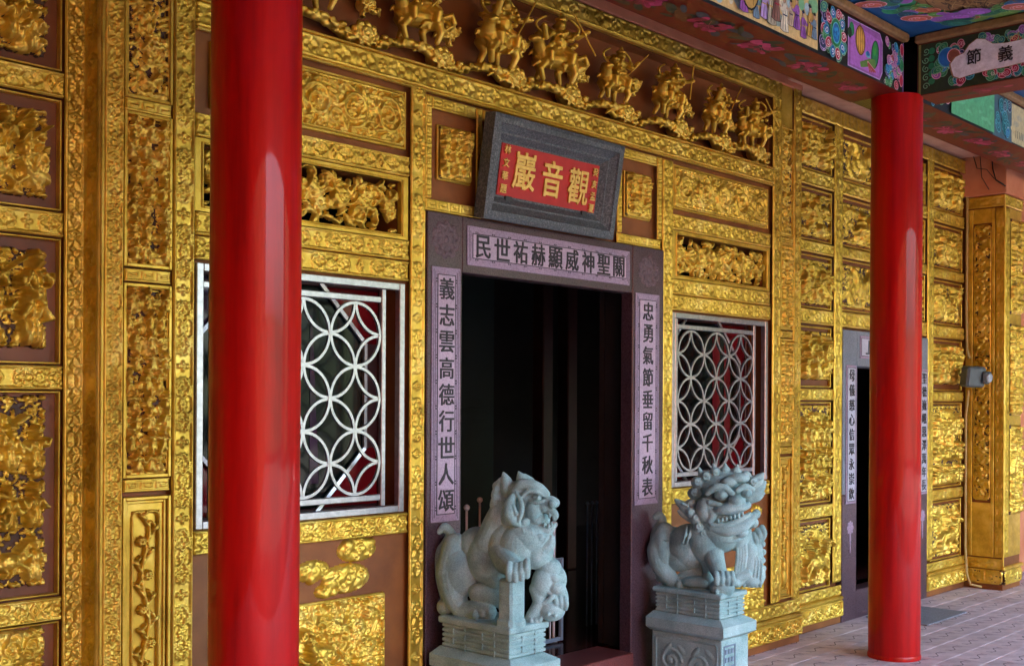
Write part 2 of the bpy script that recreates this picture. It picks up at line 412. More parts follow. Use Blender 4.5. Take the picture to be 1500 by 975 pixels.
# repeating scroll bands -------------------------------------------------
_bt = {}
def band_tile(W, res, seed):
    key = (round(W, 3), round(res, 4), seed)
    if key in _bt: return _bt[key]
    P = W * (2.9 + .35 * seed); n = max(8, int(round(P / res))); h = HF(P, W, P / n)
    a = .0105 if W > .06 else .008
    W2 = W / 2; r = W * .05
    def every(fn):
        for ox in (-P, 0, P): fn(ox)
    def motif(ox):
        c = ox + P / 2
        h.flower(c, W2, W * .26, a, 6 + seed % 3, rot=.3 * seed)
        for sx in (-1, 1):
            for sz in (-1, 1):
                hand = sx * sz
                h.spiral(c + sx * W * .52, W2 + sz * W * .20, W * .17, pi / 2 * (1 - sx) + .4 * sz, 1.3, hand, r, a)
                h.spiral(c + sx * W * .98, W2 + sz * W * .17, W * .15, pi / 2 * (1 + sx), 1.2, -hand, r * .9, a * .9)
                pts = [(c + sx * W * (.25 + .9 * t), W2 + sz * W * (.36 * sin(t * pi) * .8 + .02)) for t in np.linspace(0, 1, 7)]
                h.path(pts, r, r * .8, a * .9)
                h.dome(c + sx * W * .74, W2 + sz * W * .33, W * .16, W * .055, a, sx * sz * .6, vein=a * .3)
                h.dome(c + sx * W * .33, W2 + sz * W * .36, W * .12, W * .05, a, -sx * sz * .7, vein=a * .3)
            h.dome(c + sx * W * .7, W2, W * .1, W * .045, a * .8)
            for k in range(7):
                t = .15 + k * .16
                for sz in (-1, 1):
                    h.dome(c + sx * W * t, W2 + sz * W * (.36 + .03 * (k % 2)), W * .07, W * .035, a * .75, sx * sz * (1.0 - .25 * k), vein=a * .2)
                    h.dome(c + sx * W * (t + .05), W2 + sz * W * (.10 + .05 * (k % 3)), W * .055, W * .025, a * .65, -sx * sz * (.4 + .3 * k))
                h.dome(c + sx * W * t, W2, W * .03, W * .03, a * .7)
        e = ox
        if seed % 2:
            for k in range(4): h.dome(e + cos(k * pi / 2) * W * .12, W2 + sin(k * pi / 2) * W * .2, W * .13, W * .1, a, k * pi / 2, vein=a * .3)
        else:
            pts = [(e - W * .22, W2), (e, W2 + W * .34), (e + W * .22, W2), (e, W2 - W * .34), (e - W * .22, W2)]
            h.path(pts, r * .9, r * .9, a); h.dome(e, W2, W * .09, W * .13, a)
    every(motif)
    h.H = np.maximum(h.H, 0)
    T = h.H[:, :-1].copy(); _bt[key] = (T, P); return _bt[key]
BW = {}
def band(parent, x0, x1, z0, z1, y, res=.006, vertical=False, seed=0, name='carved_band', rotz=0, lab=None, plainedge=True):
    """carved strip: front ground at y, relief towards -y"""
    L, W = (z1 - z0, x1 - x0) if vertical else (x1 - x0, z1 - z0)
    W0 = W
    T, P = band_tile(W, res, seed)
    nz, nt = T.shape
    n = max(6, int(round(L / (P / nt))) + 1)
    reps = int(np.ceil(n / nt)) + 2; st = (nt // 2 * (seed + 1)) % nt
    full = np.tile(T, (1, reps))[:, st:st + n]
    h = HF(1, 1, 1)
    if vertical: full = full.T
    h.H = full; h.nz, h.nx = full.shape; h.w, h.h = x1 - x0, z1 - z0
    h.x = np.linspace(0, h.w, h.nx); h.z = np.linspace(0, h.h, h.nz); h.rx = h.w / (h.nx - 1); h.rz = h.h / (h.nz - 1)
    # raised fillets
    e = W * .085; ht = .010
    Xg, Zg = np.meshgrid(h.x, h.z)
    d = np.minimum(Xg, h.w - Xg) if vertical else np.minimum(Zg, h.h - Zg)
    fil = np.where(d < e, ht, np.where(d < e * 1.6, ht * (e * 1.6 - d) / (e * .6), 0))
    h.H = np.maximum(h.H, fil)
    h.rough(.0005, 80, 7 + seed, mask=False)
    # close the outer edges back to the wall
    h.H[0, :] = -.004; h.H[-1, :] = -.004; h.H[:, 0] = -.004; h.H[:, -1] = -.004
    me = h.mesh(cut=False)
    o = link(name, me, G, parent, (x0, y, z0), lab)
    return o
def fret(parent, x0, x1, z0, z1, y, res=.004, name='meander_band', vertical=False):
    w, hh = x1 - x0, z1 - z0
    h = HF(w, hh, res)
    L, W = (hh, w) if vertical else (w, hh)
    n = max(1, int(round(L / (W * 1.25)))); P = L / n; t = max(W * .1, res * 1.2); a = .006
    def R(u0, u1, v0, v1):
        if vertical: h.rect(v0, v1, u0, u1, a)
        else: h.rect(u0, u1, v0, v1, a)
    R(0, L, 0, t); R(0, L, W - t, W)
    for k in range(n):
        u = k * P
        R(u + P * .08, u + P * .08 + t, W * .2, W * .8); R(u + P * .08, u + P * .85, W * .8 - t, W * .8)
        R(u + P * .85 - t, u + P * .85, W * .36, W * .8); R(u + P * .34, u + P * .85, W * .36, W * .36 + t)
        R(u + P * .34, u + P * .34 + t, W * .36, W * .62)
    h.H += .002; h.rough(.0008, 60, 3, mask=False)
    h.H[0, :] = -.003; h.H[-1, :] = -.003; h.H[:, 0] = -.003; h.H[:, -1] = -.003
    return link(name, h.mesh(cut=False), G, parent, (x0, y, z0))

# scene carving stamps ----------------------------------------------------
def person(h, rg, cx, cz, s, b, face=1):
    a = .028 * s / .2
    # robe
    lean = rg.uniform(-.15, .15)
    h.dome(cx + lean * s * .3, cz + .22 * s, .17 * s, .26 * s, a, -lean, b, .6, ribs=rg.choice([3, 4, 5]))
    h.dome(cx - .10 * s, cz + .10 * s, .08 * s, .16 * s, a * .9, .2, b, .6)
    h.dome(cx + .12 * s, cz + .10 * s, .08 * s, .16 * s, a * .9, -.2, b, .6)
    h.dome(cx, cz + .50 * s, .14 * s, .17 * s, a * 1.25, lean, b, .55, ribs=2)
    # arms
    for sd_ in (-1, 1):
        ex = cx + sd_ * .22 * s; ez = cz + (.45 + rg.uniform(-.12, .1)) * s
        hx = ex + rg.uniform(-.12, .18) * s * sd_; hz = ez + rg.uniform(-.05, .22) * s
        h.path([(cx + sd_ * .12 * s, cz + .58 * s), (ex, ez), (hx, hz)], .065 * s, .05 * s, a * .8, b + a * .45)
        if rg.random() < .35:
            an = rg.uniform(.6, 2.4)
            h.path([(hx - cos(an) * .3 * s, hz - sin(an) * .3 * s), (hx + cos(an) * .5 * s, hz + sin(an) * .5 * s)], .018 * s, .018 * s, a * .7, b + a * .6)
    # head + hat
    h.dome(cx, cz + .76 * s, .095 * s, .11 * s, a * 1.1, 0, b + a * .5)
    if rg.random() < .7:
        h.dome(cx, cz + .86 * s, .12 * s, .06 * s, a, 0, b + a * .5); h.dome(cx, cz + .93 * s, .05 * s, .07 * s, a * .9, 0, b + a * .4)
    else:
        for k in (-1, 0, 1): h.dome(cx + k * .07 * s, cz + .9 * s, .04 * s, .08 * s, a, -k * .4, b + a * .4)
def horse(h, rg, cx, cz, s, b, face=1):
    a = .026 * s / .2
    h.dome(cx, cz + .38 * s, .34 * s, .18 * s, a * 1.2, .1 * face, b, .55)
    h.path([(cx + face * .24 * s, cz + .45 * s), (cx + face * .36 * s, cz + .68 * s), (cx + face * .44 * s, cz + .76 * s)], .11 * s, .075 * s, a, b + .2 * a)
    h.dome(cx + face * .50 * s, cz + .72 * s, .13 * s, .06 * s, a, -.7 * face, b + a * .4)
    for lx, k in ((-.26, -.1), (-.16, .12), (.18, -.12), (.28, .2)):
        x = cx + face * lx * s
        h.path([(x, cz + .3 * s), (x + face * k * s, cz + .15 * s), (x + face * (k - .06) * s, cz)], .06 * s, .03 * s, a * .8, b)
    h.path([(cx - face * .33 * s, cz + .42 * s), (cx - face * .45 * s, cz + .3 * s), (cx - face * .42 * s, cz + .08 * s)], .05 * s, .03 * s, a * .8, b)
    for k in range(5): h.dome(cx + face * (.2 + .04 * k) * s, cz + (.58 + .045 * k) * s, .05 * s, .035 * s, a, 2.4, b + a * .3)
def pine(h, rg, cx, cz, s, b):
    a = .016 * s / .12
    n = 9
    for k in range(n):
        an = pi * k / (n - 1)
        h.dome(cx + cos(an) * s * .32, cz + sin(an) * s * .28, s * .34, s * .07, a, an, b + .002, .5)
    h.dome(cx, cz, s * .22, s * .14, a * 1.3, 0, b)
def tree(h, rg, cx, cz, s, b):
    pts = [(cx, cz)]; x = cx; z = cz
    for k in range(5):
        x += rg.uniform(-.16, .16) * s; z += .17 * s; pts.append((x, z))
    h.path(pts, .06 * s, .025 * s, .015, b)
    for (px, pz) in pts[2:]:
        for sg in (-1, 1):
            ex, ez = px + sg * rg.uniform(.12, .3) * s, pz + rg.uniform(0, .14) * s
            h.path([(px, pz), (ex, ez)], .025 * s, .015 * s, .012, b); pine(h, rg, ex, ez, .22 * s + .012, b + .004)
def rocks(h, rg, x0, x1, z0, z1, b, n, s):
    for _ in range(n):
        x = rg.uniform(x0, x1); z = rg.uniform(z0, z1); r = s * rg.uniform(.5, 1.2)
        h.dome(x, z, r, r * rg.uniform(.4, .8), rg.uniform(.008, .02), rg.uniform(-.6, .6), b * rg.random(), .4, ribs=rg.choice([0, 0, 3, 5]))
def cloud(h, rg, cx, cz, s, b):
    a = .016
    h.dome(cx, cz, s, s * .48, a * .8, 0, b, .35)
    for k in range(6):
        an = 2 * pi * k / 6 + .3; x = cx + cos(an) * s * .62; z = cz + sin(an) * s * .26
        h.spiral(x, z, s * .20, rg.uniform(0, 6), 1.3, rg.choice([-1, 1]), s * .045, a * .7, b + a * .6)
    h.spiral(cx, cz, s * .26, 0, 1.6, 1, s * .05, a * .8, b + a * .7)
def roof(h, rg, cx, cz, s, b):
    h.dome(cx, cz + .05 * s, .5 * s, .16 * s, .02, 0, b, .4, ribs=11)
    h.path([(cx - .6 * s, cz + .13 * s), (cx - .4 * s, cz), (cx, cz - .03 * s), (cx + .4 * s, cz), (cx + .6 * s, cz + .13 * s)], .03 * s, .03 * s, .018, b + .008)
    h.path([(cx - .3 * s, cz + .2 * s), (cx + .3 * s, cz + .2 * s)], .035 * s, .035 * s, .02, b + .01)
    h.rect(cx - .34 * s, cx + .34 * s, cz - .3 * s, cz - .22 * s, b + .016)
    for k in (-.3, -.1, .1, .3): h.path([(cx + k * s, cz - .65 * s), (cx + k * s, cz)], .028 * s, .028 * s, .016, b + .004)
def bird(h, rg, cx, cz, s, b, f=1):
    a = .018
    h.dome(cx, cz, .3 * s, .14 * s, a, .5 * f, b)
    h.path([(cx + f * .2 * s, cz + .1 * s), (cx + f * .3 * s, cz + .3 * s), (cx + f * .38 * s, cz + .34 * s)], .06 * s, .04 * s, a, b)
    for k in range(6): h.dome(cx - f * (.15 + .05 * k) * s, cz + (.12 + .03 * k) * s, .24 * s, .05 * s, a, (2.4 - .25 * k) * f, b + .003)
    for k in (-.05, .05): h.path([(cx + k * s, cz - .08 * s), (cx + k * 1.5 * s, cz - .38 * s)], .02 * s, .02 * s, a * .7, b)

def relief(parent, x0, x1, z0, z1, y, kind, seed, res=.006, border=True, deep=1.0, name='carved_panel', lab=None, ground=True, rotz=0, mat=None, rc=.025):
    w, hh = x1 - x0, z1 - z0
    h = HF(w, hh, res); rg = random.Random(seed * 77 + 5)
    m_ = .012 if border else .004
    A = w * hh
    if ground and kind != 'openwork':
        gx0, gx1, gz0, gz1 = m_, w - m_, m_, hh - m_
        h.rect(gx0 + .006, gx1 - .006, gz0 + .006, gz1 - .006, .003)
        for _ in range(int(A * 3300) + 12):
            r = rg.uniform(.005, .0125)
            h.dome(rg.uniform(gx0 + r, gx1 - r), rg.uniform(gz0 + r, gz1 - r), r * 1.3, r * rg.uniform(.4, .8), rg.uniform(.003, .0085), rg.uniform(-1.5, 1.5), .0055, .4, vein=rg.choice([0, .0025, .0025]))
        per = 2 * (w + hh)
        for _ in range(int(per * 48)):
            t = rg.uniform(0, per)
            if t < w: p = (t, gz0 + .008)
            elif t < w + hh: p = (gx1 - .008, t - w)
            elif t < 2 * w + hh: p = (t - w - hh, gz1 - .008)
            else: p = (gx0 + .008, t - 2 * w - hh)
            h.dome(min(max(p[0], gx0 + .006), gx1 - .006), min(max(p[1], gz0 + .006), gz1 - .006), .014, .008, .014, rg.uniform(-1, 1), .004, .5)
    if kind == 'figures':
        s = min(hh * .62, w * .5, .30); rows = max(1, int(round(hh / (s * .9))))
        for r_ in range(rows - 1, -1, -1):
            zb = .02 + r_ * (hh - s - .02) / max(1, rows - 1) if rows > 1 else .03 + (hh - s) * .3
            rocks(h, rg, .03, w - .03, zb - .01, zb + s * .3, .012, int(w * 26), .03)
            k = max(1, int(w / (s * .55)))
            for i in range(k):
                cx = (i + .5) * w / k + rg.uniform(-.02, .02)
                if rg.random() < .28 and w > .25: horse(h, rg, cx, zb, s * .75, .020, rg.choice([-1, 1])); person(h, rg, cx, zb + s * .32, s * .6, .028)
                else: person(h, rg, cx, zb, s * rg.uniform(.85, 1.0), .021 + .008 * rg.random())
        for _ in range(int(w * 8) + 1): pine(h, rg, rg.uniform(.04, w - .04), hh - rg.uniform(.03, .09), .055, .012)
    elif kind == 'trees':
        k = max(1, int(w / .16))
        for i in range(k): tree(h, rg, (i + .5) * w / k, .03, min(hh * .95, .5), .010)
        n = max(2, int(A * 60))
        for _ in range(n):
            p = (rg.uniform(.05, w - .05), rg.uniform(.04, hh - .08))
            (bird if rg.random() < .5 else person)(h, rg, p[0], p[1] - .03, rg.uniform(.12, .19), .024)
        rocks(h, rg, .02, w - .02, .01, hh * .2, .01, int(w * 30), .03)
    elif kind == 'tower':
        roof(h, rg, w / 2, hh * .82, w * .62, .014)
        rows = max(2, int(hh / .17))
        for r_ in range(rows):
            zb = .02 + r_ * (hh * .8 - .15) / max(1, rows - 1)
            s = .15
            rocks(h, rg, .03, w - .03, zb - .01, zb + .05, .012, int(w * 30), .025)
            k = max(2, int(w / .085))
            for i in range(k):
                cx = (i + .5) * w / k + rg.uniform(-.01, .01)
                (horse if rg.random() < .2 else person)(h, rg, cx, zb + rg.uniform(-.01, .02), s, .021 + .008 * rg.random())
            if r_ % 2 == 0: pine(h, rg, rg.uniform(.05, w - .05), zb + s, .06, .02)
    elif kind == 'beast':
        s = min(w * .9, hh * .8)
        cx, cz = w / 2, hh * .1
        tree(h, rg, w * .8, .02, hh * .8, .006); tree(h, rg, w * .15, hh * .2, hh * .7, .006)
        horse(h, rg, cx, cz, s, .018, rg.choice([-1, 1])); person(h, rg, cx - .02, cz + s * .38, s * .45, .028)
        for _ in range(5): cloud(h, rg, rg.uniform(.05, w - .05), rg.uniform(hh * .75, hh - .04), .05, .01)
        rocks(h, rg, .02, w - .02, .01, hh * .16, .01, int(w * 35), .03)
    elif kind == 'scroll':
        # dragon-like foliage scroll
        k = max(2, int(w / (hh * .75)))
        for i in range(k):
            cx = (i + .5) * w / k; hand = 1 if i % 2 else -1
            h.spiral(cx, hh / 2, hh * .36, rg.uniform(0, 6), 1.9, hand, hh * .045, .018, .006)
            h.spiral(cx + w / k * .5, hh * (.5 + .22 * hand), hh * .17, 0, 1.5, -hand, hh * .035, .014, .006)
            for j in range(16):
                an = j * .9 + rg.random(); R = hh * rg.uniform(.2, .46)
                h.dome(cx + cos(an) * R, hh / 2 + sin(an) * R * .9, hh * .13, hh * .04, .016, an + hand * 1.0, .006, vein=.004)
            for j in range(5):
                p = (cx + rg.uniform(-.5, .5) * w / k, hh * rg.uniform(.15, .85))
                h.spiral(p[0], p[1], hh * .09, rg.uniform(0, 6), 1.2, rg.choice([-1, 1]), hh * .022, .014, .006)
    elif kind == 'openwork':
        k = max(2, int(w / (hh * .5)))
        for i in range(int(w * 26)):
            x = rg.uniform(.02, w - .02); z = rg.uniform(.02, hh - .02); an = rg.uniform(0, 6.3)
            pts = [(x + cos(an + t * 2.5) * hh * .3 * t, z + sin(an + t * 2.5) * hh * .3 * t) for t in np.linspace(0, 1, 7)]
            h.path(pts, hh * .045, hh * .02, .016, .004 + .02 * rg.random())
        for i in range(int(w * hh * 900)):
            x = rg.uniform(.02, w - .02); z = rg.uniform(.015, hh - .015)
            h.dome(x, z, hh * rg.uniform(.08, .14), hh * rg.uniform(.03, .05), .016, rg.uniform(0, 3.1), .012 * rg.random(), vein=.004)
        for i in range(k):
            h.flower((i + .5) * w / k, hh * rg.uniform(.3, .7), hh * .16, .018, 9, .016, rg.random())
            bird(h, rg, (i + .2) * w / k + .03, hh * rg.uniform(.4, .6), hh * .5, .016, rg.choice([-1, 1]))
    elif kind == 'clouds':
        for i in range(max(3, int(A * 34))):
            cloud(h, rg, rg.uniform(.08, w - .08), rg.uniform(.05, hh - .05), rg.uniform(.07, .13), .006 + .01 * rg.random())
        for i in range(max(2, int(A * 12))):
            horse(h, rg, rg.uniform(.12, w - .12), rg.uniform(.05, max(.06, hh - .25)), .22, .018, rg.choice([-1, 1]))
        for i in range(max(2, int(A * 30))): pine(h, rg, rg.uniform(.05, w - .05), rg.uniform(.05, hh - .05), .07, .02)
    elif kind == 'vase':
        cx = w / 2
        h.dome(cx, hh * .10, w * .26, hh * .07, .02, 0, .006); h.dome(cx, hh * .19, w * .2, hh * .05, .018, 0, .006)
        z = hh * .2; x = cx; pts = [(x, z)]
        while z < hh * .93:
            z += hh * .05; x = cx + w * .13 * sin(z * 19); pts.append((x, z))
        h.path(pts, .008, .006, .010, .008)
        for i, (px, pz) in enumerate(pts[1:]):
            sg = 1 if i % 2 else -1
            qx = min(max(px + sg * w * .2, w * .16), w * .84)
            h.path([(px, pz - .02), (qx, pz + .01)], .005, .004, .01, .008)
            if i % 3 == 0: h.flower(qx, pz + .01, w * .17, .016, 8, .012)
            else:
                h.dome(qx, pz + .015, w * .16, w * .07, .015, sg * .6, .010, vein=.004); h.dome(qx - sg * w * .08, pz + .03, w * .12, w * .05, .014, -sg * .9, .010, vein=.004)
    elif kind == 'vine':
        n = int(hh / (w * .62)) if hh > w else 1
        for i in range(n):
            z = (i + .5) * hh / n; sg = 1 if i % 2 else -1
            h.spiral(w * (.5 + .12 * sg), z, w * .26, 0, 1.6, sg, w * .05, .014, .005)
            for j in range(8):
                an = j * .8 + rg.random()
                h.dome(w / 2 + cos(an) * w * .3, z + sin(an) * w * .34, w * .13, w * .045, .014, an + .9, .006, vein=.004)
            if rg.random() < .5: bird(h, rg, w * .5, z, w * .6, .012, sg)
            else: person(h, rg, w * .5, z - w * .25, w * .62, .012)
    elif kind == 'curl':      # plinth: bold acanthus curls
        k = max(1, int(round(w / (hh * 2.0))))
        for i in range(k):
            cx = (i + .5) * w / k
            for sx in (-1, 1):
                h.spiral(cx + sx * hh * .45, hh * .52, hh * .30, pi / 2 * (1 - sx), 1.4, sx, hh * .07, .016, .002)
                h.spiral(cx + sx * hh * .85, hh * .35, hh * .20, 0, 1.2, -sx, hh * .055, .014, .002)
                for j in range(5): h.dome(cx + sx * hh * (.15 + .2 * j), hh * (.22 + .1 * (j % 2)), hh * .18, hh * .06, .014, sx * (.5 + .2 * j), .002, vein=.003)
            h.dome(cx, hh * .5, hh * .14, hh * .34, .018, 0, .002, vein=.004)
    if kind in ('figures', 'trees', 'tower', 'beast', 'clouds', 'vine', 'openwork'):
        h.emboss(seed, 5200 if res < .0075 else 3000, max(.004, h.rx * 1.3), max(.010, h.rx * 2.0), .0030, .010 if ground else .004)
    h.H = np.where((h.H < 1e-5), 0, h.H)
    # keep edges inside
    e = max(2, int(.006 / h.rx)); 
    if kind != 'curl':
        h.H[:, :1] = 0; h.H[:, -1:] = 0; h.H[:1, :] = 0; h.H[-1:, :] = 0
    h.rough(.0007, 90, seed)
    if border:
        fr = HF.__new__(HF); 
        frame_line(h, .006, w - .006, .006, hh - .006, .007, .016, rc)
    h.H = np.maximum(h.H, 0)
    thr = .0068 if (ground and kind not in ('openwork', 'scroll', 'clouds')) else 0
    me = h.mesh(cut=True, depth_scale=deep, thr=thr)
    o = link(name, me, mat or (G, RGND), parent, (x0, y - .001, z0), lab)
    return o

# ---------------------------------------------------------------- shared builders
def slab_with_holes(mb, x0, x1, z0, z1, y0, y1, holes):
    xs = sorted({x0, x1} | {min(max(v, x0), x1) for h in holes for v in h[:2]})
    zs = sorted({z0, z1} | {min(max(v, z0), z1) for h in holes for v in h[2:]})
    for i in range(len(xs) - 1):
        run = None
        for j in range(len(zs) - 1):
            cx, cz = (xs[i] + xs[i + 1]) / 2, (zs[j] + zs[j + 1]) / 2
            solid = not any(h[0] < cx < h[1] and h[2] < cz < h[3] for h in holes)
            if solid and run is None: run = zs[j]
            if not solid and run is not None: mb.box(xs[i], xs[i + 1], y0, y1, run, zs[j]); run = None
        if run is not None: mb.box(xs[i], xs[i + 1], y0, y1, run, zs[-1])
def frame_box(mb, x0, x1, z0, z1, y0, y1, t, bev=.002):
    mb.box(x0, x0 + t, y0, y1, z0, z1, bev); mb.box(x1 - t, x1, y0, y1, z0, z1, bev)
    mb.box(x0 + t, x1 - t, y0 + .001, y1, z0, z0 + t, bev); mb.box(x0 + t, x1 - t, y0 + .001, y1, z1 - t, z1, bev)
_gl = {}
def glyph_mesh(ch, size, depth=.004, bold=.018, shear=0.0, sx=1.0):
    key = (ch, round(size, 4), bold, sx)
    if key in _gl: return _gl[key]
    cu = bpy.data.curves.new('glyph', 'FONT'); cu.body = ch; cu.size = 1.0; cu.align_x = 'CENTER'; cu.align_y = 'CENTER'
    cu.resolution_u = 2; cu.extrude = depth / size; cu.shear = shear
    o = bpy.data.objects.new('glyph', cu); COL.objects.link(o)
    dg = bpy.context.evaluated_depsgraph_get()
    me = bpy.data.meshes.new_from_object(o.evaluated_get(dg))
    bpy.data.objects.remove(o); bpy.data.curves.remove(cu)
    if len(me.vertices):
        xs = [v.co.x for v in me.vertices]; ys = [v.co.y for v in me.vertices]
        me.transform(Matrix.Translation((-(min(xs) + max(xs)) / 2, -(min(ys) + max(ys)) / 2, 0)))
        k = 1.0 / max(max(ys) - min(ys), .9 * (max(xs) - min(xs)), .3)
        me.transform(Matrix.Rotation(pi / 2, 4, 'X') @ Matrix.Diagonal((size * k * sx, size * k, size, 1)))
    d = bold * size * .55; n0 = len(me.vertices)
    co = np.zeros(n0 * 3, np.float32); me.vertices.foreach_get('co', co); co = co.reshape(-1, 3)
    fs = [tuple(p.vertices) for p in me.polygons]; vs = []; ff = []
    for k, (ox, oz) in enumerate(((0, 0), (d, .3 * d), (-d, -.3 * d), (.3 * d, d), (-.3 * d, -d), (d * .8, -d * .8), (-d * .8, d * .8))):
        vs.append(co + np.array([ox, -.00012 * k, oz], np.float32)); ff += [tuple(i + k * n0 for i in f) for f in fs]
    me = bpy.data.meshes.new('glyph'); me.from_pydata(np.concatenate(vs).tolist(), [], ff); me.update()
    me.materials.clear(); _gl[key] = me
    return me
def glyph(parent, ch, x, z, y, size, mat, bold=.018, depth=.003, sx=1.0, name='character', rotz=0):
    me = glyph_mesh(ch, size, depth, bold, 0, sx)
    o = link(name, me, mat, parent, (x, y, z))
    if rotz: o.rotation_euler.z = rotz
    return o
class Paint:
    """flat painted shapes, each a hair above the last, colours in a colour attribute"""
    def __init__(s, step=.0004): s.v = []; s.f = []; s.c = []; s.step = step; s.bb = []
    def lay(s, pts, pad=0):
        x0 = min(p[0] for p in pts) - pad; x1 = max(p[0] for p in pts) + pad; z0 = min(p[1] for p in pts) - pad; z1 = max(p[1] for p in pts) + pad
        k = 1
        for b in s.bb:
            if b[4] >= k and b[0] < x1 and b[1] > x0 and b[2] < z1 and b[3] > z0: k = b[4] + 1
        s.bb.append((x0, x1, z0, z1, k)); return k
    def poly(s, pts, col):
        b = len(s.v); y = -s.lay(pts) * s.step
        cx = sum(p[0] for p in pts) / len(pts); cz = sum(p[1] for p in pts) / len(pts)
        s.v.append((cx, y, cz)); s.v += [(p[0], y, p[1]) for p in pts]; n = len(pts)
        for i in range(n): s.f.append((b, b + 1 + i, b + 1 + (i + 1) % n)); s.c.append(col)
    def ell(s, cx, cz, rx, rz, col, ang=0, n=18):
        c, sn = cos(ang), sin(ang)
        s.poly([(cx + rx * cos(t) * c - rz * sin(t) * sn, cz + rx * cos(t) * sn + rz * sin(t) * c) for t in [2 * pi * i / n for i in range(n)]], col)
    def line(s, pts, w, col):
        y = -s.lay(pts, .004) * s.step; b = len(s.v); n = len(pts)
        for i, p in enumerate(pts):
            q0 = pts[max(0, i - 1)]; q1 = pts[min(n - 1, i + 1)]
            dx, dz = q1[0] - q0[0], q1[1] - q0[1]; L = math.hypot(dx, dz) or 1
            ww = w if not callable(w) else w(i / (n - 1))
            s.v += [(p[0] - dz / L * ww / 2, y, p[1] + dx / L * ww / 2), (p[0] + dz / L * ww / 2, y, p[1] - dx / L * ww / 2)]
        for i in range(n - 1): s.f.append((b + 2 * i, b + 2 * i + 1, b + 2 * i + 3, b + 2 * i + 2)); s.c.append(col)
    def curl(s, cx, cz, R, a0, turns, hand, w, col):
        N = int(turns * 14) + 4
        s.line([(cx + R * (1 - .85 * t) * cos(a0 + hand * t * turns * 2 * pi), cz + R * (1 - .85 * t) * sin(a0 + hand * t * turns * 2 * pi)) for t in [i / (N - 1) for i in range(N)]], w, col)
    def outlined(s, cx, cz, rx, rz, col, oc, ang=0, w=.004):
        s.ell(cx, cz, rx + w, rz + w, oc, ang); s.ell(cx, cz, rx, rz, col, ang)
    def mesh(s):
        me = bpy.data.meshes.new('painting'); me.from_pydata(s.v, [], s.f)
        at = me.color_attributes.new('Col', 'FLOAT_COLOR', 'CORNER')
        arr = np.ones((len(me.loops), 4), np.float32); i = 0
        for f, c in zip(s.f, s.c):
            arr[i:i + len(f), :3] = c; i += len(f)
        at.data.foreach_set('color', arr.ravel()); me.update(); return me

# ================================================================ THE SETTING
g = MB(); g.box(-60, 80, -60, 2.60, -.30, -.012)
setting(g.build('ground', CONC))
g = MB(); g.box(-6, 16, 2.30, 3.90, -.10, -.010)
setting(g.build('veranda_floor', GROUT))
# stamped pavers: one shared mesh
TX, TY = .262, .205
def tile_mesh():
    b = MB(); gp = .0028
    b.box(gp, TX - gp, gp * .6, TY - gp * .6, -.012, 0, .0025)
    b.cur = 1
    for (cx, cy, s) in ((.131, .1025, 1),):
        pts = []
        for i in range(9):
            t = i / 8 * 2 - 1
            pts.append((cx + t * .085, cy + .022 * sin(t * pi) * s, 0))
        for k in range(len(pts) - 1):
            (xa, ya, _), (xb, yb, _) = pts[k], pts[k + 1]
            w = .0040
            b.add([(xa, ya - w, .0008), (xb, yb - w, .0008), (xb, yb + w, .0008), (xa, ya + w, .0008)], [(0, 1, 2, 3)])
        for sx in (-1, 1):
            x, y = cx + sx * .085, cy
            b.add([(x - .004, y - .02, .0012), (x + .004, y - .02, .0012), (x + .004, y + .02, .0012), (x - .004, y + .02, .0012)], [(0, 1, 2, 3)])
    me = b.mesh('paving_tile'); me.materials.append(TILE); me.materials.append(GROOVE); return me
tm = tile_mesh()
vf = bpy.data.objects['veranda_floor']
rgt = random.Random(4)
for j in range(8):
    for i in range(-1, 27):
        x = 4.3 + i * TX + (TX / 2 if j % 2 else 0); y = 3.845 - (j + 1) * TY
        if x > 11: continue
        o = bpy.data.objects.new('paving_tile', tm); COL.objects.link(o); o.parent = vf
        o.location = (x, y, .0); o.rotation_euler = (rgt.uniform(-.004, .004), rgt.uniform(-.004, .004), 0)
# walkway in front, seen only by the light
g = MB(); g.box(-60, 80, -1.6, 2.30, -.012, -.004)
setting(g.build('walkway', TILE))

# ================================================================ TEMPLE FRONT WALL (middle bay)
Y0 = 3.74; YB = 3.772
wall = thing('temple_wall', 'gilded temple front wall carved all over, around the dark main doorway and its two latticed windows', 'wall', (4.37, 3.90, 0))
WL = (2.345, 3.385, 1.068, 2.055); WR = (5.375, 6.425, 1.068, 2.055)
OW_L = (2.375, 3.350, 2.265, 2.490); OW_R = (5.420, 6.392, 2.265, 2.490)
DO = (3.483, 5.266, 0, 2.385); FZ = (2.36, 6.455, 3.012, 3.468)
b = MB(); slab_with_holes(b, 1.972, 6.812, 0, 4.1, YB, 3.95, [WL, WR, OW_L, OW_R, DO, FZ]); b.build('wall_body', BROWN, wall)
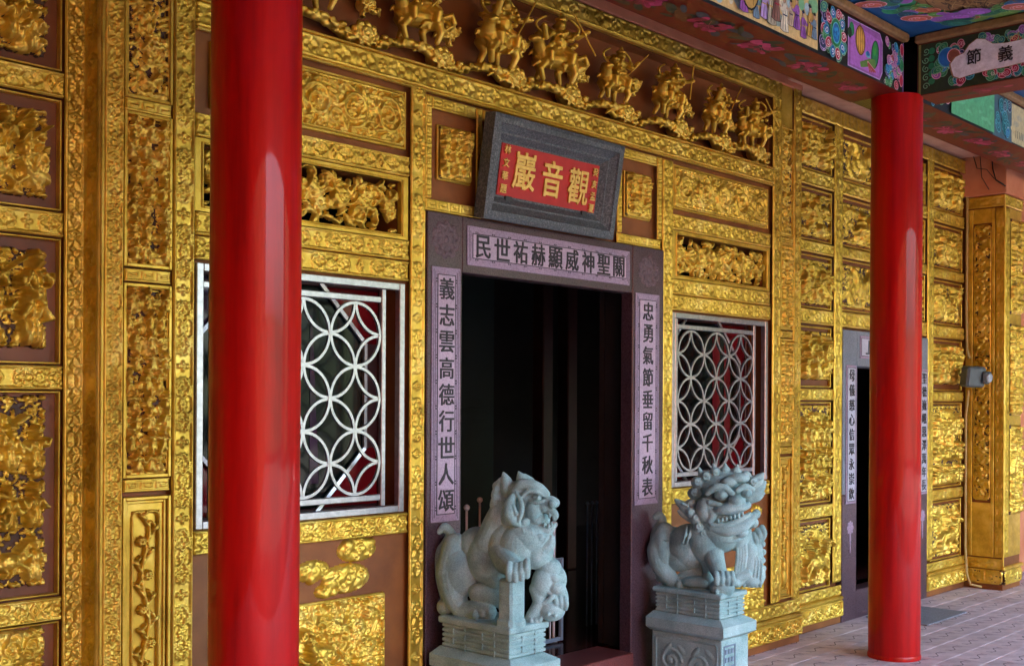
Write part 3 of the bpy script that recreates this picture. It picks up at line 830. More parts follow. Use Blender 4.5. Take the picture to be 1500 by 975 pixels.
# left pilaster return and edge
bx('corner_edge', GP, wall, 1.966, 1.979, 3.732, 3.95, 0, 3.95, .003)
def rl(kind, x0, x1, z0, z1, seed, **k): return relief(wall, x0, x1, z0, z1, k.pop('y', YB), kind, seed, **k)
RL = .0045; RR = .0075
def pilaster(par, xa, xb, xc, xd, res, s0, mirror=False):
    """xa-xb band, xb-xc panel column, xc-xd band"""
    band(par, xa, xb - .012, .285, 3.62, Y0, res, True, s0)
    band(par, xc + .008, xd, .285, 3.62, Y0, res, True, s0 + 1)
    for (z0, z1, kd, sd_) in ((2.612, 3.30, 'vine', 11), (2.02, 2.552, 'figures', 12), (1.278, 1.95, 'figures', 13)):
        relief(par, xb + .002, xc - .002, z0, z1, YB - .012, kd, sd_ + s0, res, deep=1.0)
        m = MB(); frame_box(m, xb - .008, xc + .004, z0 - .006, z1 + .006, Y0 - .004, YB, .012); m.build('panel_frame', GP, par)
        bx('panel_back', GP, par, xb, xc, YB - .012, YB - .001, z0, z1, 0)
    for z0 in (2.560, 1.962, 1.222):
        fret(par, xb - .004, xc + .002, z0, z0 + .046, Y0 + .004, max(res * .8, .004))
    bx('plain_margin', GP, par, xb, xc, Y0 + .008, YB, 3.312, 3.62, .004)
    z0, z1 = .30, 1.205
    bx('panel_back', GP, par, xb + .002, xc - .002, YB - .010, YB - .001, z0, z1, 0)
    m = MB(); frame_box(m, xb - .008, xc + .004, z0, z1, Y0 - .006, YB, .012)
    frame_box(m, xb + .006, xc - .010, z0 + .014, z1 - .014, Y0 + .006, YB, .010)
    m.build('panel_frame', GP, par)
    mx = (xc - xb) * .18
    m = MB(); slab_with_holes(m, xb + .016, xc - .020, z0 + .026, z1 - .026, Y0 + .014, YB - .011, [(xb + mx, xc - mx, z0 + .05, z1 - .05)]); m.build('plain_margin', GP, par)
    relief(par, xb + mx - .002, xc - mx + .002, z0 + .048, z1 - .048, YB - .011, 'vase', 5 + s0, res * .8, ground=False, rc=.02)
pilaster(wall, 1.981, 2.062, 2.238, 2.331, .0034, 0)
pilaster(wall, 6.462, 6.566, 6.716, 6.806, .0056, 1)
def bay(xa, xb, res, s0, ow, seedbase, pan):
    n = 0
    for (z0, z1) in ((2.515, 2.602), (2.154, 2.240), (2.064, 2.150), (.978, 1.066)):
        band(wall, xa, xb, z0, z1, Y0, res, False, (s0 + n) % 3); n += 1
    # upper scroll panel standing in its brown recess
    relief(wall, pan[0] + .010, pan[1] - .010, 2.645, 2.870, YB - .014, 'scroll', seedbase, res * .9, rc=.012)
    bx('panel_back', GP, wall, pan[0], pan[1], YB - .014, YB - .001, 2.636, 2.879, .003)
    m = MB(); frame_box(m, pan[0] - .002, pan[1] + .002, 2.633, 2.882, YB - .024, YB, .010); m.build('panel_frame', GP, wall)
    # pierced panel
    m = MB(); slab_with_holes(m, xa, xb, 2.243, 2.512, Y0 + .004, YB - .002, [ow]); m.build('pierced_panel_frame', GP, wall)
    m = MB(); frame_box(m, ow[0] - .012, ow[1] + .012, ow[2] - .010, ow[3] + .010, Y0 - .002, YB, .010, .004); m.build('panel_frame', GP, wall)
    relief(wall, ow[0] - .002, ow[1] + .002, ow[2] - .002, ow[3] + .002, YB + .01, 'openwork', seedbase + 1, res * .85, border=False, ground=False, name='pierced_panel')
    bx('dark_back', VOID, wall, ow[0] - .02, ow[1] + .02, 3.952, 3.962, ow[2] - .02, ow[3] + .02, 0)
bay(2.338, 3.388, .0040, 0, OW_L, 21, (2.41, 3.376))
bay(5.370, 6.432, .0056, 1, OW_R, 31, (5.392, 6.418))
band(wall, 3.397, 3.479, .285, 2.915, Y0 - .003, .0045, True, 2)
band(wall, 5.270, 5.362, .285, 2.893, Y0 - .003, .0065, True, 0)
band(wall, 2.334, 6.458, 2.918, 3.010, Y0 - .006, .006, False, 1)
band(wall, 2.334, 6.458, 3.470, 3.566, Y0 - .006, .007, False, 2)
bx('moulding', GP, wall, 2.334, 6.458, Y0 - .022, Y0 + .01, 3.010, 3.018, .003)
bx('moulding', GP, wall, 2.334, 6.458, Y0 - .022, Y0 + .01, 3.461, 3.468, .003)
bx('moulding', GP, wall, 2.334, 6.458, Y0 - .012, Y0 + .01, 2.906, 2.916, .003)
# salmon plaster above
bx('plaster_band', SALMON, wall, 1.975, 6.812, Y0 - .012, YB, 3.570, 4.1, .004)
bx('plaster_ledge', SALMONL, wall, 6.60, 6.83, 3.62, Y0 - .013, 3.600, 3.70, .006)
# lower panels: gilded battle block and drifting clouds on brown
relief(wall, 2.43, 3.278, .24, .735, YB, 'clouds', 41, .0042, border=True, deep=1.35, rc=.006)
relief(wall, 5.46, 6.40, .24, .56, YB, 'clouds', 43, .0066, border=True, deep=1.2, rc=.006)
def cloud_piece(par, cx, cz, w, hh, seed, y=YB, res=.005):
    h = HF(w, hh, res); rg = random.Random(seed)
    cloud(h, rg, w / 2, hh / 2, min(w, hh * 2) * .46, .004)
    for k in range(5): h.dome(w * rg.uniform(.2, .8), hh * rg.uniform(.3, .7), w * .14, hh * .2, .018, rg.uniform(-1, 1), .008)
    h.rough(.002, 60, seed)
    return link('cloud_relief', h.mesh(), G, par, (cx - w / 2, y - .001, cz - hh / 2))
for i, (cx, cz, w, hh) in enumerate(((3.132, .925, .25, .11), (3.075, .812, .30, .135), (2.900, .858, .19, .13), (2.62, .90, .24, .10), (6.33, .88, .12, .09), (5.72, .80, .3, .14), (2.97, .770, .12, .07))):
    cloud_piece(wall, cx, cz, w, hh, 50 + i)
# foot of the bay
for (xa, xb, rs) in ((1.972, 3.479, .008), (5.270, 6.812, .006)):
    band(wall, xa, xb, .198, .283, Y0 - .010, rs, False, 1)
    bx('ledge', GP, wall, xa, xb, Y0 - .034, YB, .170, .196, .008)
    bx('foot_back', GP, wall, xa, xb, Y0 - .018, YB, .050, .168, .003)
    relief(wall, xa + .004, xb - .004, .054, .166, Y0 - .018, 'curl', 61, rs * .8, border=True, ground=False, rc=.01)
    bx('kick_strip', BROWN, wall, xa, xb, Y0 - .006, YB, 0, .048, .003)
# over the door: brown field, key-pattern border, two little plaques
for (a, c) in ((3.486, 3.842), (4.866, 5.262)):
    fret(wall, a + .038, c - .038, 2.842, 2.896, Y0 + .004, .0045)
    fret(wall, a, c, 2.388, 2.440, Y0 + .004, .0045)
    fret(wall, a, a + .036, 2.442, 2.898, Y0 + .002, .0045, vertical=True)
    fret(wall, c - .036, c, 2.442, 2.898, Y0 + .002, .0045, vertical=True)
fret(wall, 3.846, 4.862, 2.842, 2.896, Y0 + .004, .006)
for i, (xa, xb) in enumerate(((3.574, 3.786), (4.948, 5.182))):
    bx('plaque_back', GP, wall, xa, xb, YB - .016, YB, 2.535, 2.782, .004)
    relief(wall, xa + .006, xb - .006, 2.541, 2.776, YB - .016, 'figures', 71 + i * 4, .0042, deep=.9, rc=.012, name='small_plaque')

# ---------------------------------------------------------------- figure frieze
def sculpt(build, voxel, smooth=2, name='sculpture'):
    b = MB(); build(b); me = b.mesh('raw', fix=True)
    o = bpy.data.objects.new('tmp', me); COL.objects.link(o)
    mo = o.modifiers.new('r', 'REMESH'); mo.mode = 'VOXEL'; mo.voxel_size = voxel; mo.use_smooth_shade = True
    if smooth:
        ms = o.modifiers.new('s', 'SMOOTH'); ms.factor = .5; ms.iterations = smooth
    dg = bpy.context.evaluated_depsgraph_get(); out = bpy.data.meshes.new_from_object(o.evaluated_get(dg))
    bpy.data.objects.remove(o); bpy.data.meshes.remove(me); out.name = name
    out.materials.clear()
    out.polygons.foreach_set('use_smooth', np.ones(len(out.polygons), bool)); out.update()
    return out
def limb(b, pts, rr, n=10):
    b.tube(pts, rr, n); b.ell(pts[0], (rr[0],) * 3, n=10); b.ell(pts[-1], (rr[-1],) * 3, n=10)
def rider(seed):
    rg = random.Random(seed)
    def f(b):
        d = rg.choice([-1, 1]); k = rg.uniform(.9, 1.1)
        b.ell((0, 0, .10), (.075 * k, .04, .042)); b.ell((-.045 * d, 0, .10), (.04, .04, .045)); b.ell((.05 * d, -.005, .105), (.04, .038, .045))
        limb(b, [(.06 * d, -.01, .12), (.085 * d, -.03, .155), (.10 * d, -.045, .165)], [.026, .02, .018])
        b.ell((.115 * d, -.06, .160), (.024, .026, .016)); b.ell((.13 * d, -.07, .152), (.012, .012, .009))
        for q in range(4): b.ell((.085 * d - q * .012 * d, -.015, .18 - q * .015), (.013, .013, .013))
        for (lx, ly, kx) in ((-.055, -.022, -.01), (-.04, .02, .02), (.05, -.028, .025), (.065, .012, -.01)):
            limb(b, [(lx * d, ly, .085), ((lx + kx) * d, ly - .008, .045), ((lx + kx * .3) * d, ly, .006)], [.02, .013, .010])
        limb(b, [(-.075 * d, 0, .11), (-.11 * d, -.01, .13), (-.12 * d, -.01, .10), (-.115 * d, 0, .07)], [.012, .014, .012, .005])
        # rider
        b.ell((0, -.015, .17), (.032, .030, .045)); b.ell((0, -.018, .205), (.036, .028, .024)); b.ell((.003 * d, -.025, .245), (.020, .021, .024))
        b.ell((0, -.02, .270), (.024, .022, .010)); b.ell((0, -.02, .286), (.008, .008, .018))
        for s in (-1, 1):
            limb(b, [(s * .034, -.02, .212), (s * .062, -.035, .19 + rg.uniform(-.02, .03)), (s * (.066 + rg.uniform(0, .02)), -.06, .21 + rg.uniform(-.02, .05))], [.015, .012, .011])
            limb(b, [(s * .02, -.02, .145), (s * .045, -.045, .12), (s * .04, -.045, .085)], [.02, .016, .012])
            # flying sash round the shoulders
            a0 = rg.uniform(-.3, .3)
            pts = [(s * (.04 + .045 * sin(t * 3.0)), .0, .20 + .085 * t) for t in np.linspace(0, 1, 8)]
            b.tube(pts, [.006] * 8, 6)
            b.tube([(s * (.05 + .05 * t), .005, .15 - .02 * sin(t * 6) - .05 * t) for t in np.linspace(0, 1, 7)], [.008, .01, .01, .011, .01, .008, .004], 6)
        an = rg.uniform(-.9, .9)
        b.tube([(.07 - sin(an) * .1, -.06, .21 - .10 * cos(an)), (.07 + sin(an) * .09, -.06, .21 + .10 * cos(an))], [.004, .004], 6)
        for q in range(12): b.ell((rg.uniform(-.05, .05), -.045 + rg.uniform(-.01, .01), rg.uniform(.12, .23)), (.010, .008, .012))
        for q in range(16):
            an = q * .55 + rg.uniform(-.2, .2); R_ = rg.uniform(.055, .085)
            b.ell((cos(an) * R_ * 1.05, .012, .17 + sin(an) * R_ * 1.1), (.016, .012, .012), n=8)
        for q in range(8):
            x = rg.uniform(-.09, .09); b.tube([(x, -.02, .10), (x + .01, -.035, .075), (x + rg.uniform(-.02, .02), -.03, .05)], [.010, .009, .004], 6)
    return sculpt(f, .0036, 1, 'rider')
def cloud_sculpt(seed):
    rg = random.Random(seed)
    def f(b):
        b.ell((0, 0, 0), (.062, .035, .044)); 
        for q in range(9):
            an = q / 9 * 2 * pi; x, z = cos(an) * .052, sin(an) * .034
            pts = [(x + .018 * (1 - t * .8) * cos(t * 8 + an), -.026 - .008 * t, z + .018 * (1 - t * .8) * sin(t * 8 + an)) for t in np.linspace(0, 1, 9)]
            b.tube(pts, [.0065] * 9, 6)
        pts = [(.03 * (1 - t * .85) * cos(t * 10), -.034, .026 * (1 - t * .85) * sin(t * 10)) for t in np.linspace(0, 1, 14)]
        b.tube(pts, [.006] * 14, 6)
        for s in (-1, 1):
            limb(b, [(s * .05, -.01, -.005), (s * .09, -.015, -.02 * rg.uniform(-.6, 1)), (s * .125, -.012, .008), (s * .150, -.01, -.008)], [.018, .014, .013, .006])
            b.ell((s * .11, -.02, .012), (.02, .015, .012))
        b.ell((0, -.005, -.055), (.018, .015, .022)); b.ell((.012, -.005, -.072), (.022, .014, .008))
    return sculpt(f, .004, 1, 'cloud')
fz = thing('figure_frieze', 'long recessed frieze of gilded warrior riders on cloud scrolls above the name board', 'frieze', (4.4, 3.85, 3.01))
bx('frieze_back', RBROWN, fz, 2.30, 6.52, 3.852, 3.90, 2.99, 3.49, 0)
RM = [rider(s) for s in (3, 8, 14, 21)]; CM = [cloud_sculpt(s) for s in (1, 2)]
fx = [2.46, 2.86, 3.44, 3.93, 4.35, 4.82, 5.30, 5.79, 6.19]
fzz = [3.12, 3.12, 3.11, 3.115, 3.12, 3.125, 3.13, 3.13, 3.115]
for i, (x, z) in enumerate(zip(fx, fzz)):
    o = link('rider_figure', RM[[0, 1, 2, 3, 0, 2, 1, 3, 0][i]], G, fz, (x, 3.745, z))
    o.rotation_euler = (.12, rgt.uniform(-.06, .06), rgt.uniform(-.5, .2)); s_ = rgt.uniform(1.08, 1.14) if i in (2, 3, 4) else rgt.uniform(.94, 1.02)
    o.scale = (s_ * 1.22, s_ * 1.5, s_ * .97)
for i, x in enumerate([2.66, 3.15, 3.60, 4.08, 4.50, 4.96, 5.46, 5.92, 6.32]):
    o = link('cloud_scroll', CM[i % 2], G, fz, (x, 3.79, 3.085 + rgt.uniform(-.008, .012)))
    s_ = rgt.uniform(.95, 1.05); o.scale = (1.05 * s_, 1.4, s_ * 1.1); o.rotation_euler = (0, rgt.uniform(-.1, .1), 0)
def garland(b):
    rg = random.Random(9)
    for s in (-1, 1):
        limb(b, [(0, -.02, .045), (s * .08, -.02, .040), (s * .15, -.015, .018), (s * .21, -.01, -.010)], [.016, .017, .016, .014])
    for q in range(26):
        t = -1 + q / 12.5; b.ell((t * .2, -.03 + rg.uniform(-.01, .01), .045 - .05 * t * t + rg.uniform(-.012, .012)), (.018, .014, .013), n=8)
    for q in (-.15, -.07, .02, .1, .17):
        pts = [(q + .016 * (1 - t * .8) * cos(t * 8), -.045, .045 - 1.1 * q * q + .016 * (1 - t * .8) * sin(t * 8)) for t in np.linspace(0, 1, 8)]
        b.tube(pts, [.005] * 8, 6)
GM = sculpt(garland, .004, 1, 'garland')
for i, x in enumerate(fx):
    o = link('cloud_garland', GM, G, fz, (x, 3.80, 3.055)); o.scale = (1.08, 1.3, 1.1)
for i, x in enumerate([2.68, 3.18, 3.66, 4.14, 4.58, 5.05, 5.55, 6.00]):
    o = link('cloud_scroll', CM[(i + 1) % 2], G, fz, (x, 3.80, 3.235 + rgt.uniform(-.03, .03)))
    s_ = rgt.uniform(.62, .75); o.scale = (.85 * s_, 1.2, s_ * 1.1); o.rotation_euler = (0, rgt.uniform(-.4, .4), 0)

# ---------------------------------------------------------------- windows
def window(wx, label, second):
    x0, x1, z0, z1 = wx
    t = thing('window', label, 'window', ((x0 + x1) / 2, 3.79, z0))
    m = MB(); frame_box(m, x0 + .002, x1 - .012, z0 + .002, z1 - .002, 3.742, 3.775, .030, .003); m.build('outer_frame', STEEL, t)
    u = .1335; w3 = 6 * u
    gx0 = (x0 + .095) if not second else (x0 + .072); gx1 = gx0 + w3; gz1 = 1.957; gz0 = gz1 - w3
    gr = MB()
    gr.box(gx0 - .030, gx0 - .006, 3.748, 3.768, z0 + .033, z1 - .033, .003)
    gr.box(gx1 + .006, gx1 + .030, 3.748, 3.768, z0 + .033, z1 - .033, .003)
    for zz in (gz1 + .006, gz0 - .030):
        gr.box(gx0 - .005, gx1 + .005, 3.750, 3.766, zz, zz + .026, .003)
    if not second: gr.box(x0 + .034, gx0 - .032, 3.750, 3.766, gz1 + .006, gz1 + .030, .003)
    go = gr.build('grille', STEEL, t)
    # ring: flat steel strip
    def ring_mesh(cx, cz):
        b = MB(); N = 40; ri, ro = u - .0085, u + .0035; ya, yb = -.006, .006
        def inside(a):
            x, z = cx + u * cos(a), cz + u * sin(a)
            return gx0 - 1e-4 <= x <= gx1 + 1e-4 and gz0 - 1e-4 <= z <= gz1 + 1e-4
        for k in range(N):
            a0, a1 = 2 * pi * k / N, 2 * pi * (k + 1) / N
            if not inside((a0 + a1) / 2): continue
            vs = [(r * cos(a), y, r * sin(a)) for a in (a0, a1) for r in (ri, ro) for y in (ya, yb)]
            b.add(vs, [(0, 4, 6, 2), (1, 3, 7, 5), (0, 1, 5, 4), (2, 6, 7, 3)])
        me = b.mesh('ring', fix=False)
        bm = bmesh.new(); bm.from_mesh(me); bmesh.ops.remove_doubles(bm, verts=bm.verts, dist=1e-5); bmesh.ops.recalc_face_normals(bm, faces=bm.faces); bm.to_mesh(me); bm.free()
        me.materials.append(STEEL); return me
    full = ring_mesh(gx0 + u, gz0 + u)
    for i in range(7):
        for j in range(7):
            if (i + j) % 2: continue
            cx, cz = gx0 + i * u, gz0 + j * u
            # circles are centred where both indices are odd, or both even
            isfull = 0 < i < 6 and 0 < j < 6
            me = full if isfull else ring_mesh(cx, cz)
            if len(me.polygons) == 0: continue
            dy = {(1, 0): 0, (1, 1): .0015, (0, 0): .003, (0, 1): .0045}[(i % 2, (i // 2 + j // 2) % 2)]
            link('ring', me, None, go, (cx, 3.756 + dy, cz))
    # sash behind: oxblood frame, octagonal muntin, coloured glass
    ya = 3.90
    s = MB(); frame_box(s, x0 - .03, x1 + .03, z0 - .03, z1 + .03, ya - .01, ya + .03, .06, .004); sash = s.build('sash', WINRED, t)
    ox0, ox1, oz0, oz1 = x0 + .10, x1 - .115, z0 + .005, z1 + .01; k = .27
    oc = [(ox0 + k, oz0), (ox1 - k, oz0), (ox1, oz0 + k), (ox1, oz1 - k), (ox1 - k, oz1), (ox0 + k, oz1), (ox0, oz1 - k), (ox0, oz0 + k)]
    mb = MB()
    for i in range(8):
        p, q = oc[i], oc[(i + 1) % 8]
        if i in (0, 4): continue
        mb.tube([(p[0], ya - .014, p[1]), (q[0], ya - .014, q[1])], .011, 4, smooth=False)
    mb.build('muntin', STEEL, sash)
    c_ = MB(); c_.add([(p[0], ya - .004, p[1]) for p in oc], [tuple(range(8))]); c_.build('pane', BLKG if second else TEAL, sash)
    for (pts, mt) in (([(x0, z1 + .02), (ox0 + k, z1 + .02), (ox0, oz1 - k), (x0, oz1 - k)], PURP), ([(x1, z1 + .02), (ox1 - k, z1 + .02), (ox1, oz1 - k), (x1, oz1 - k)], REDG),
                      ([(x0, z0), (ox0 + k, z0), (ox0, oz0 + k), (x0, oz0 + k)], REDG), ([(x1, z0), (ox1 - k, z0), (ox1, oz0 + k), (x1, oz0 + k)], REDG)):
        c_ = MB(); c_.add([(p[0], ya + .002, p[1]) for p in pts], [(0, 1, 2, 3)]); c_.build('pane', mt, sash)
    for (a, c) in ((x0, ox0), (ox1, x1)):
        c_ = MB(); c_.add([(a, ya + .004, oz0 + k), (c, ya + .004, oz0 + k), (c, ya + .004, oz1 - k), (a, ya + .004, oz1 - k)], [(0, 1, 2, 3)]); c_.build('pane', WINRED if not second else REDG, sash)
    if not second:
        for (a, c, e, f_) in ((2.66, 2.93, 1.18, 1.42), (2.66, 2.86, 1.50, 1.86), (2.98, 3.03, 1.2, 1.9)):
            c_ = MB(); c_.add([(a, ya - .007, e), (c, ya - .007, e), (c - .04, ya - .007, f_), (a, ya - .007, f_)], [(0, 1, 2, 3)]); c_.build('pane', PURP, sash)
    else:
        for (a, c, e, f_) in ((5.50, 5.62, 1.15, 1.80), (6.02, 6.10, 1.1, 1.95), (6.15, 6.22, 1.1, 2.0)):
            c_ = MB(); c_.add([(a, ya - .007, e), (c, ya - .007, e), (c, ya - .007, f_), (a, ya - .007, f_)], [(0, 1, 2, 3)]); c_.build('pane', TEAL if a < 6 else REDG, sash)
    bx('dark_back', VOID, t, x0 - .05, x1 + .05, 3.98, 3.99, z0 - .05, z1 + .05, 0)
window(WL, 'steel ring-lattice window half hidden behind the near red pillar, purple and teal glass behind it', False)
window(WR, 'steel ring-lattice window above and behind the right-hand stone lion', True)

# ---------------------------------------------------------------- main doorway
df = thing('stone_doorframe', 'polished plum granite doorframe with calligraphy panels around the dark main doorway', 'door frame', (4.37, 3.85, 0))
bx('jamb', PLUMG, df, 3.485, 3.700, 3.722, 3.80, 0, 2.383, .004)
bx('jamb', PLUMG, df, 4.980, 5.264, 3.722, 3.80, 0, 2.383, .004)
bx('lintel', PLUMG, df, 3.702, 4.978, 3.724, 3.80, 2.128, 2.383, .004)
bx('sill', SILL, df, 3.702, 4.978, 3.70, 3.95, 0, .218, .006)
def rosette(x0, x1, z0, z1, seed):
    h = HF(x1 - x0, z1 - z0, .004); rg = random.Random(seed); w, hh = h.w, h.h
    h.flower(w / 2, hh * .52, w * .30, .008, 9); 
    for k in range(10):
        an = k * .63; h.dome(w / 2 + cos(an) * w * .36, hh / 2 + sin(an) * hh * .36, w * .13, w * .045, .007, an + .8, vein=.003)
        h.spiral(w / 2 + cos(an + .3) * w * .37, hh / 2 + sin(an + .3) * hh * .37, w * .07, an, 1.2, 1, .004, .006)
    return link('carved_rosette', h.mesh(), PLUML, df, (x0, 3.7215, z0))
PLUML = granite("worn_plum_granite", (.085, .048, .055), (.12, .07, .08), (.17, .10, .115), .5, 150)
rosette(3.50, 3.69, 2.175, 2.355, 1); rosette(5.02, 5.23, 2.165, 2.345, 2)
def couplet(par, x0, x1, z0, z1, y, text, vertical, bold, size, ystep=.006, m1=LILAC, m2=LILACL, simplec=False):
    b = MB(); b.box(x0, x1, y - ystep, y, z0, z1, .002); p = b.build('couplet_panel', m1, par)
    yy = y - ystep; t = .036 if not simplec else .02
    m_ = MB()
    if not simplec:
        for (e, w) in ((.010, .0018), (.020, .0018)):
            frame_box(m_, x0 + e, x1 - e, z0 + e, z1 - e, yy - .0008, yy + .001, w, 0)
        # paired studs along the border
        L = (z1 - z0) if vertical else (x1 - x0); n = int(L / .11)
        for k in range(n):
            u = .06 + k * (L - .12) / max(1, n - 1)
            for du in (-.006, .006):
                for sd_ in (0, 1):
                    if vertical:
                        cx = x0 + .027 if sd_ == 0 else x1 - .027; cz = z0 + u + du
                    else: cx = x0 + u + du; cz = z0 + .027 if sd_ == 0 else z1 - .027
                    m_.box(cx - .003, cx + .003, yy - .0012, yy, cz - .003, cz + .003, 0)
    frame_box(m_, x0 + t - .004, x1 - t + .004, z0 + t - .004, z1 - t + .004, yy - .0014, yy + .001, .004, 0)
    m_.build('inlaid_line', INK, p)
    b = MB(); b.box(x0 + t, x1 - t, yy - .002, yy, z0 + t, z1 - t, .0015); b.build('writing_field', m2, p)
    n = len(text); yc = yy - .0035
    for k, ch in enumerate(text):
        if ch == ' ': continue
        if vertical: gx = (x0 + x1) / 2; gz = z1 - t - (k + .5) * (z1 - z0 - 2 * t) / n
        else: gx = x0 + t + (k + .5) * (x1 - x0 - 2 * t) / n; gz = (z0 + z1) / 2
        glyph(p, ch, gx, gz, yc, size, INK, bold, .0015, sx=.95)
    return p
couplet(df, 3.508, 3.684, 1.012, 2.142, 3.722, '義志雲高德行世人頌', True, .022, .094)
couplet(df, 5.000, 5.216, .996, 2.132, 3.722, '忠勇氣節垂留千秋表', True, .022, .096)
couplet(df, 3.728, 4.948, 2.165, 2.345, 3.724, '民世祐赫顯威神聖關', False, .022, .102)

# name board
nb = thing('name_board', 'tilted red name board with three large gold characters in a heavy dark granite frame', 'sign', (4.25, 3.66, 2.376))
bw, bh, bd = .955, .474, .115
def nbx(me): return me
tilt = math.atan2(.075, .469)
MT = Matrix.Translation((4.249, 3.66, 2.378)) @ Matrix.Rotation(tilt, 4, 'X')
def nb_obj(name, mb, mat):
    me = mb.mesh(name); me.transform(MT); return link(name, me, mat, nb)
b = MB()
prof = [(0, 0), (.018, -.006), (.040, -.006), (.046, .004), (.074, .030), (.082, .030), (.108, .058), (.120, .058)]
def loop(e, y): return [(-bw / 2 + e, y, e), (bw / 2 - e, y, e), (bw / 2 - e, y, bh - e), (-bw / 2 + e, y, bh - e)]
rings_ = [loop(0, .066)] + [loop(e, y) for e, y in prof]
vs = [p for r_ in rings_ for p in r_]; fs = []
for i in range(len(rings_) - 1):
    for k in range(4): fs.append((i * 4 + k, i * 4 + (k + 1) % 4, (i + 1) * 4 + (k + 1) % 4, (i + 1) * 4 + k))
fs.append((3, 2, 1, 0)); b.add(vs, fs); nb_obj('granite_frame', b, GREYG)
b = MB(); e = .1185; b.box(-bw / 2 + e, bw / 2 - e, .052, .062, e, bh - e, 0); rp = nb_obj('red_panel', b, REDP)
def nb_glyph(ch, x, z, size, bold, sx=1):
    me = glyph_mesh(ch, size, .004, bold, 0, sx).copy(); me.transform(MT @ Matrix.Translation((x, .048, z)))
    return link('character', me, GILT, rp)
for ch, x, z in (('巖', -.195, .248), ('音', .005, .240), ('觀', .205, .232)): nb_glyph(ch, x, z, .168, .028, .88)
for i, ch in enumerate('林文華題'): nb_glyph(ch, -.325, .330 - i * .060, .040, .02)
for i, ch in enumerate('癸亥孟夏'): nb_glyph(ch, .325, .320 - i * .060, .040, .02)
for q in (-.30, .26):
    b = MB(); b.box(q, q + .04, .046, .12, .05, .12); nb_obj('bracket', b, BLACKM)

# inside the main doorway
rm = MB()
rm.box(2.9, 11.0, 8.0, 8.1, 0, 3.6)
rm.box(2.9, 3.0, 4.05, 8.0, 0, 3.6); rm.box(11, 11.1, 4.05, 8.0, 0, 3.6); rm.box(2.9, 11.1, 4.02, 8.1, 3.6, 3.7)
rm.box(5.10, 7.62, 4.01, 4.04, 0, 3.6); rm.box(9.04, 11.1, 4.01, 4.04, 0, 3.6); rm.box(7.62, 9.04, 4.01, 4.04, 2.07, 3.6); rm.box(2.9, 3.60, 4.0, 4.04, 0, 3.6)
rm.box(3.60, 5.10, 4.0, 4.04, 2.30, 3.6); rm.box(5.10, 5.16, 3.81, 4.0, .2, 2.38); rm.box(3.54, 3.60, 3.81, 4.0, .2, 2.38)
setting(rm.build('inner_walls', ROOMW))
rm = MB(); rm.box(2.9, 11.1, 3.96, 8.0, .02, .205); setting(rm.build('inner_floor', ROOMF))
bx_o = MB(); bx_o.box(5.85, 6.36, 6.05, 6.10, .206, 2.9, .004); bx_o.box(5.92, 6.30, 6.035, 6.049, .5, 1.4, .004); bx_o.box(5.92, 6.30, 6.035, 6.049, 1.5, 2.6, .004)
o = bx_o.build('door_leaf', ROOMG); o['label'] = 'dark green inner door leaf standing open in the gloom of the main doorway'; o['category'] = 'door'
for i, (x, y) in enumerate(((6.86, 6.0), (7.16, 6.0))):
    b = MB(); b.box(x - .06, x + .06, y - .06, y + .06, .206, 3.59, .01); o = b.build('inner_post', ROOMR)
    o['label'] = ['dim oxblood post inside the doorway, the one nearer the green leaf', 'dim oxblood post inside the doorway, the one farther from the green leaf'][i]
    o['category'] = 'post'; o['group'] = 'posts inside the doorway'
def rail(x, y, zt, lab):
    b = MB(); b.tube([(x, y, .206), (x, y, zt - .02)], .0085, 10); b.ell((x, y, zt), (.021, .021, .021), n=14); b.lathe(x, y, [(.0, .206), (.024, .206), (.024, .214), (.009, .222)], 14)
    o = b.build('rail_post', CHROME); o['label'] = lab; o['category'] = 'barrier post'; o['group'] = 'ball-topped barrier posts in the doorway'
rail(4.945, 4.235, .86, 'thin polished barrier post with ball top, directly right of the left lion’s face')
rail(5.32, 5.30, .86, 'thin polished barrier post with ball top, the left one behind the left lion’s back')
rail(5.80, 5.65, .86, 'thin polished barrier post with ball top, the right one behind the left lion’s back')
gt = thing('barrier_gate', 'low blue-grey metal gate frame standing behind the left lion in the doorway', 'gate', (4.85, 4.2, .206))
m = MB(); frame_box(m, 4.55, 4.985, .212, .675, 4.195, 4.215, .022, .003); m.build('gate_frame', DARKST, gt)
for x in (4.66, 4.77, 4.88):
    b = MB(); b.tube([(x, 4.205, .235), (x, 4.205, .652)], .005, 8); b.build('bar', CHROME if x > 4.8 else DARKST, gt)
fn = thing('inner_railing', 'faint black railing of thin bars deep in the doorway', 'railing', (5.7, 4.6, .206))
for i in range(9):
    x = 5.42 + i * .045
    b = MB(); b.tube([(x, 4.38, .206), (x, 4.38, .93)], .005, 6); b.ell((x, 4.38, .94), (.011,) * 3, n=8); b.build('bar', DARKST, fn)

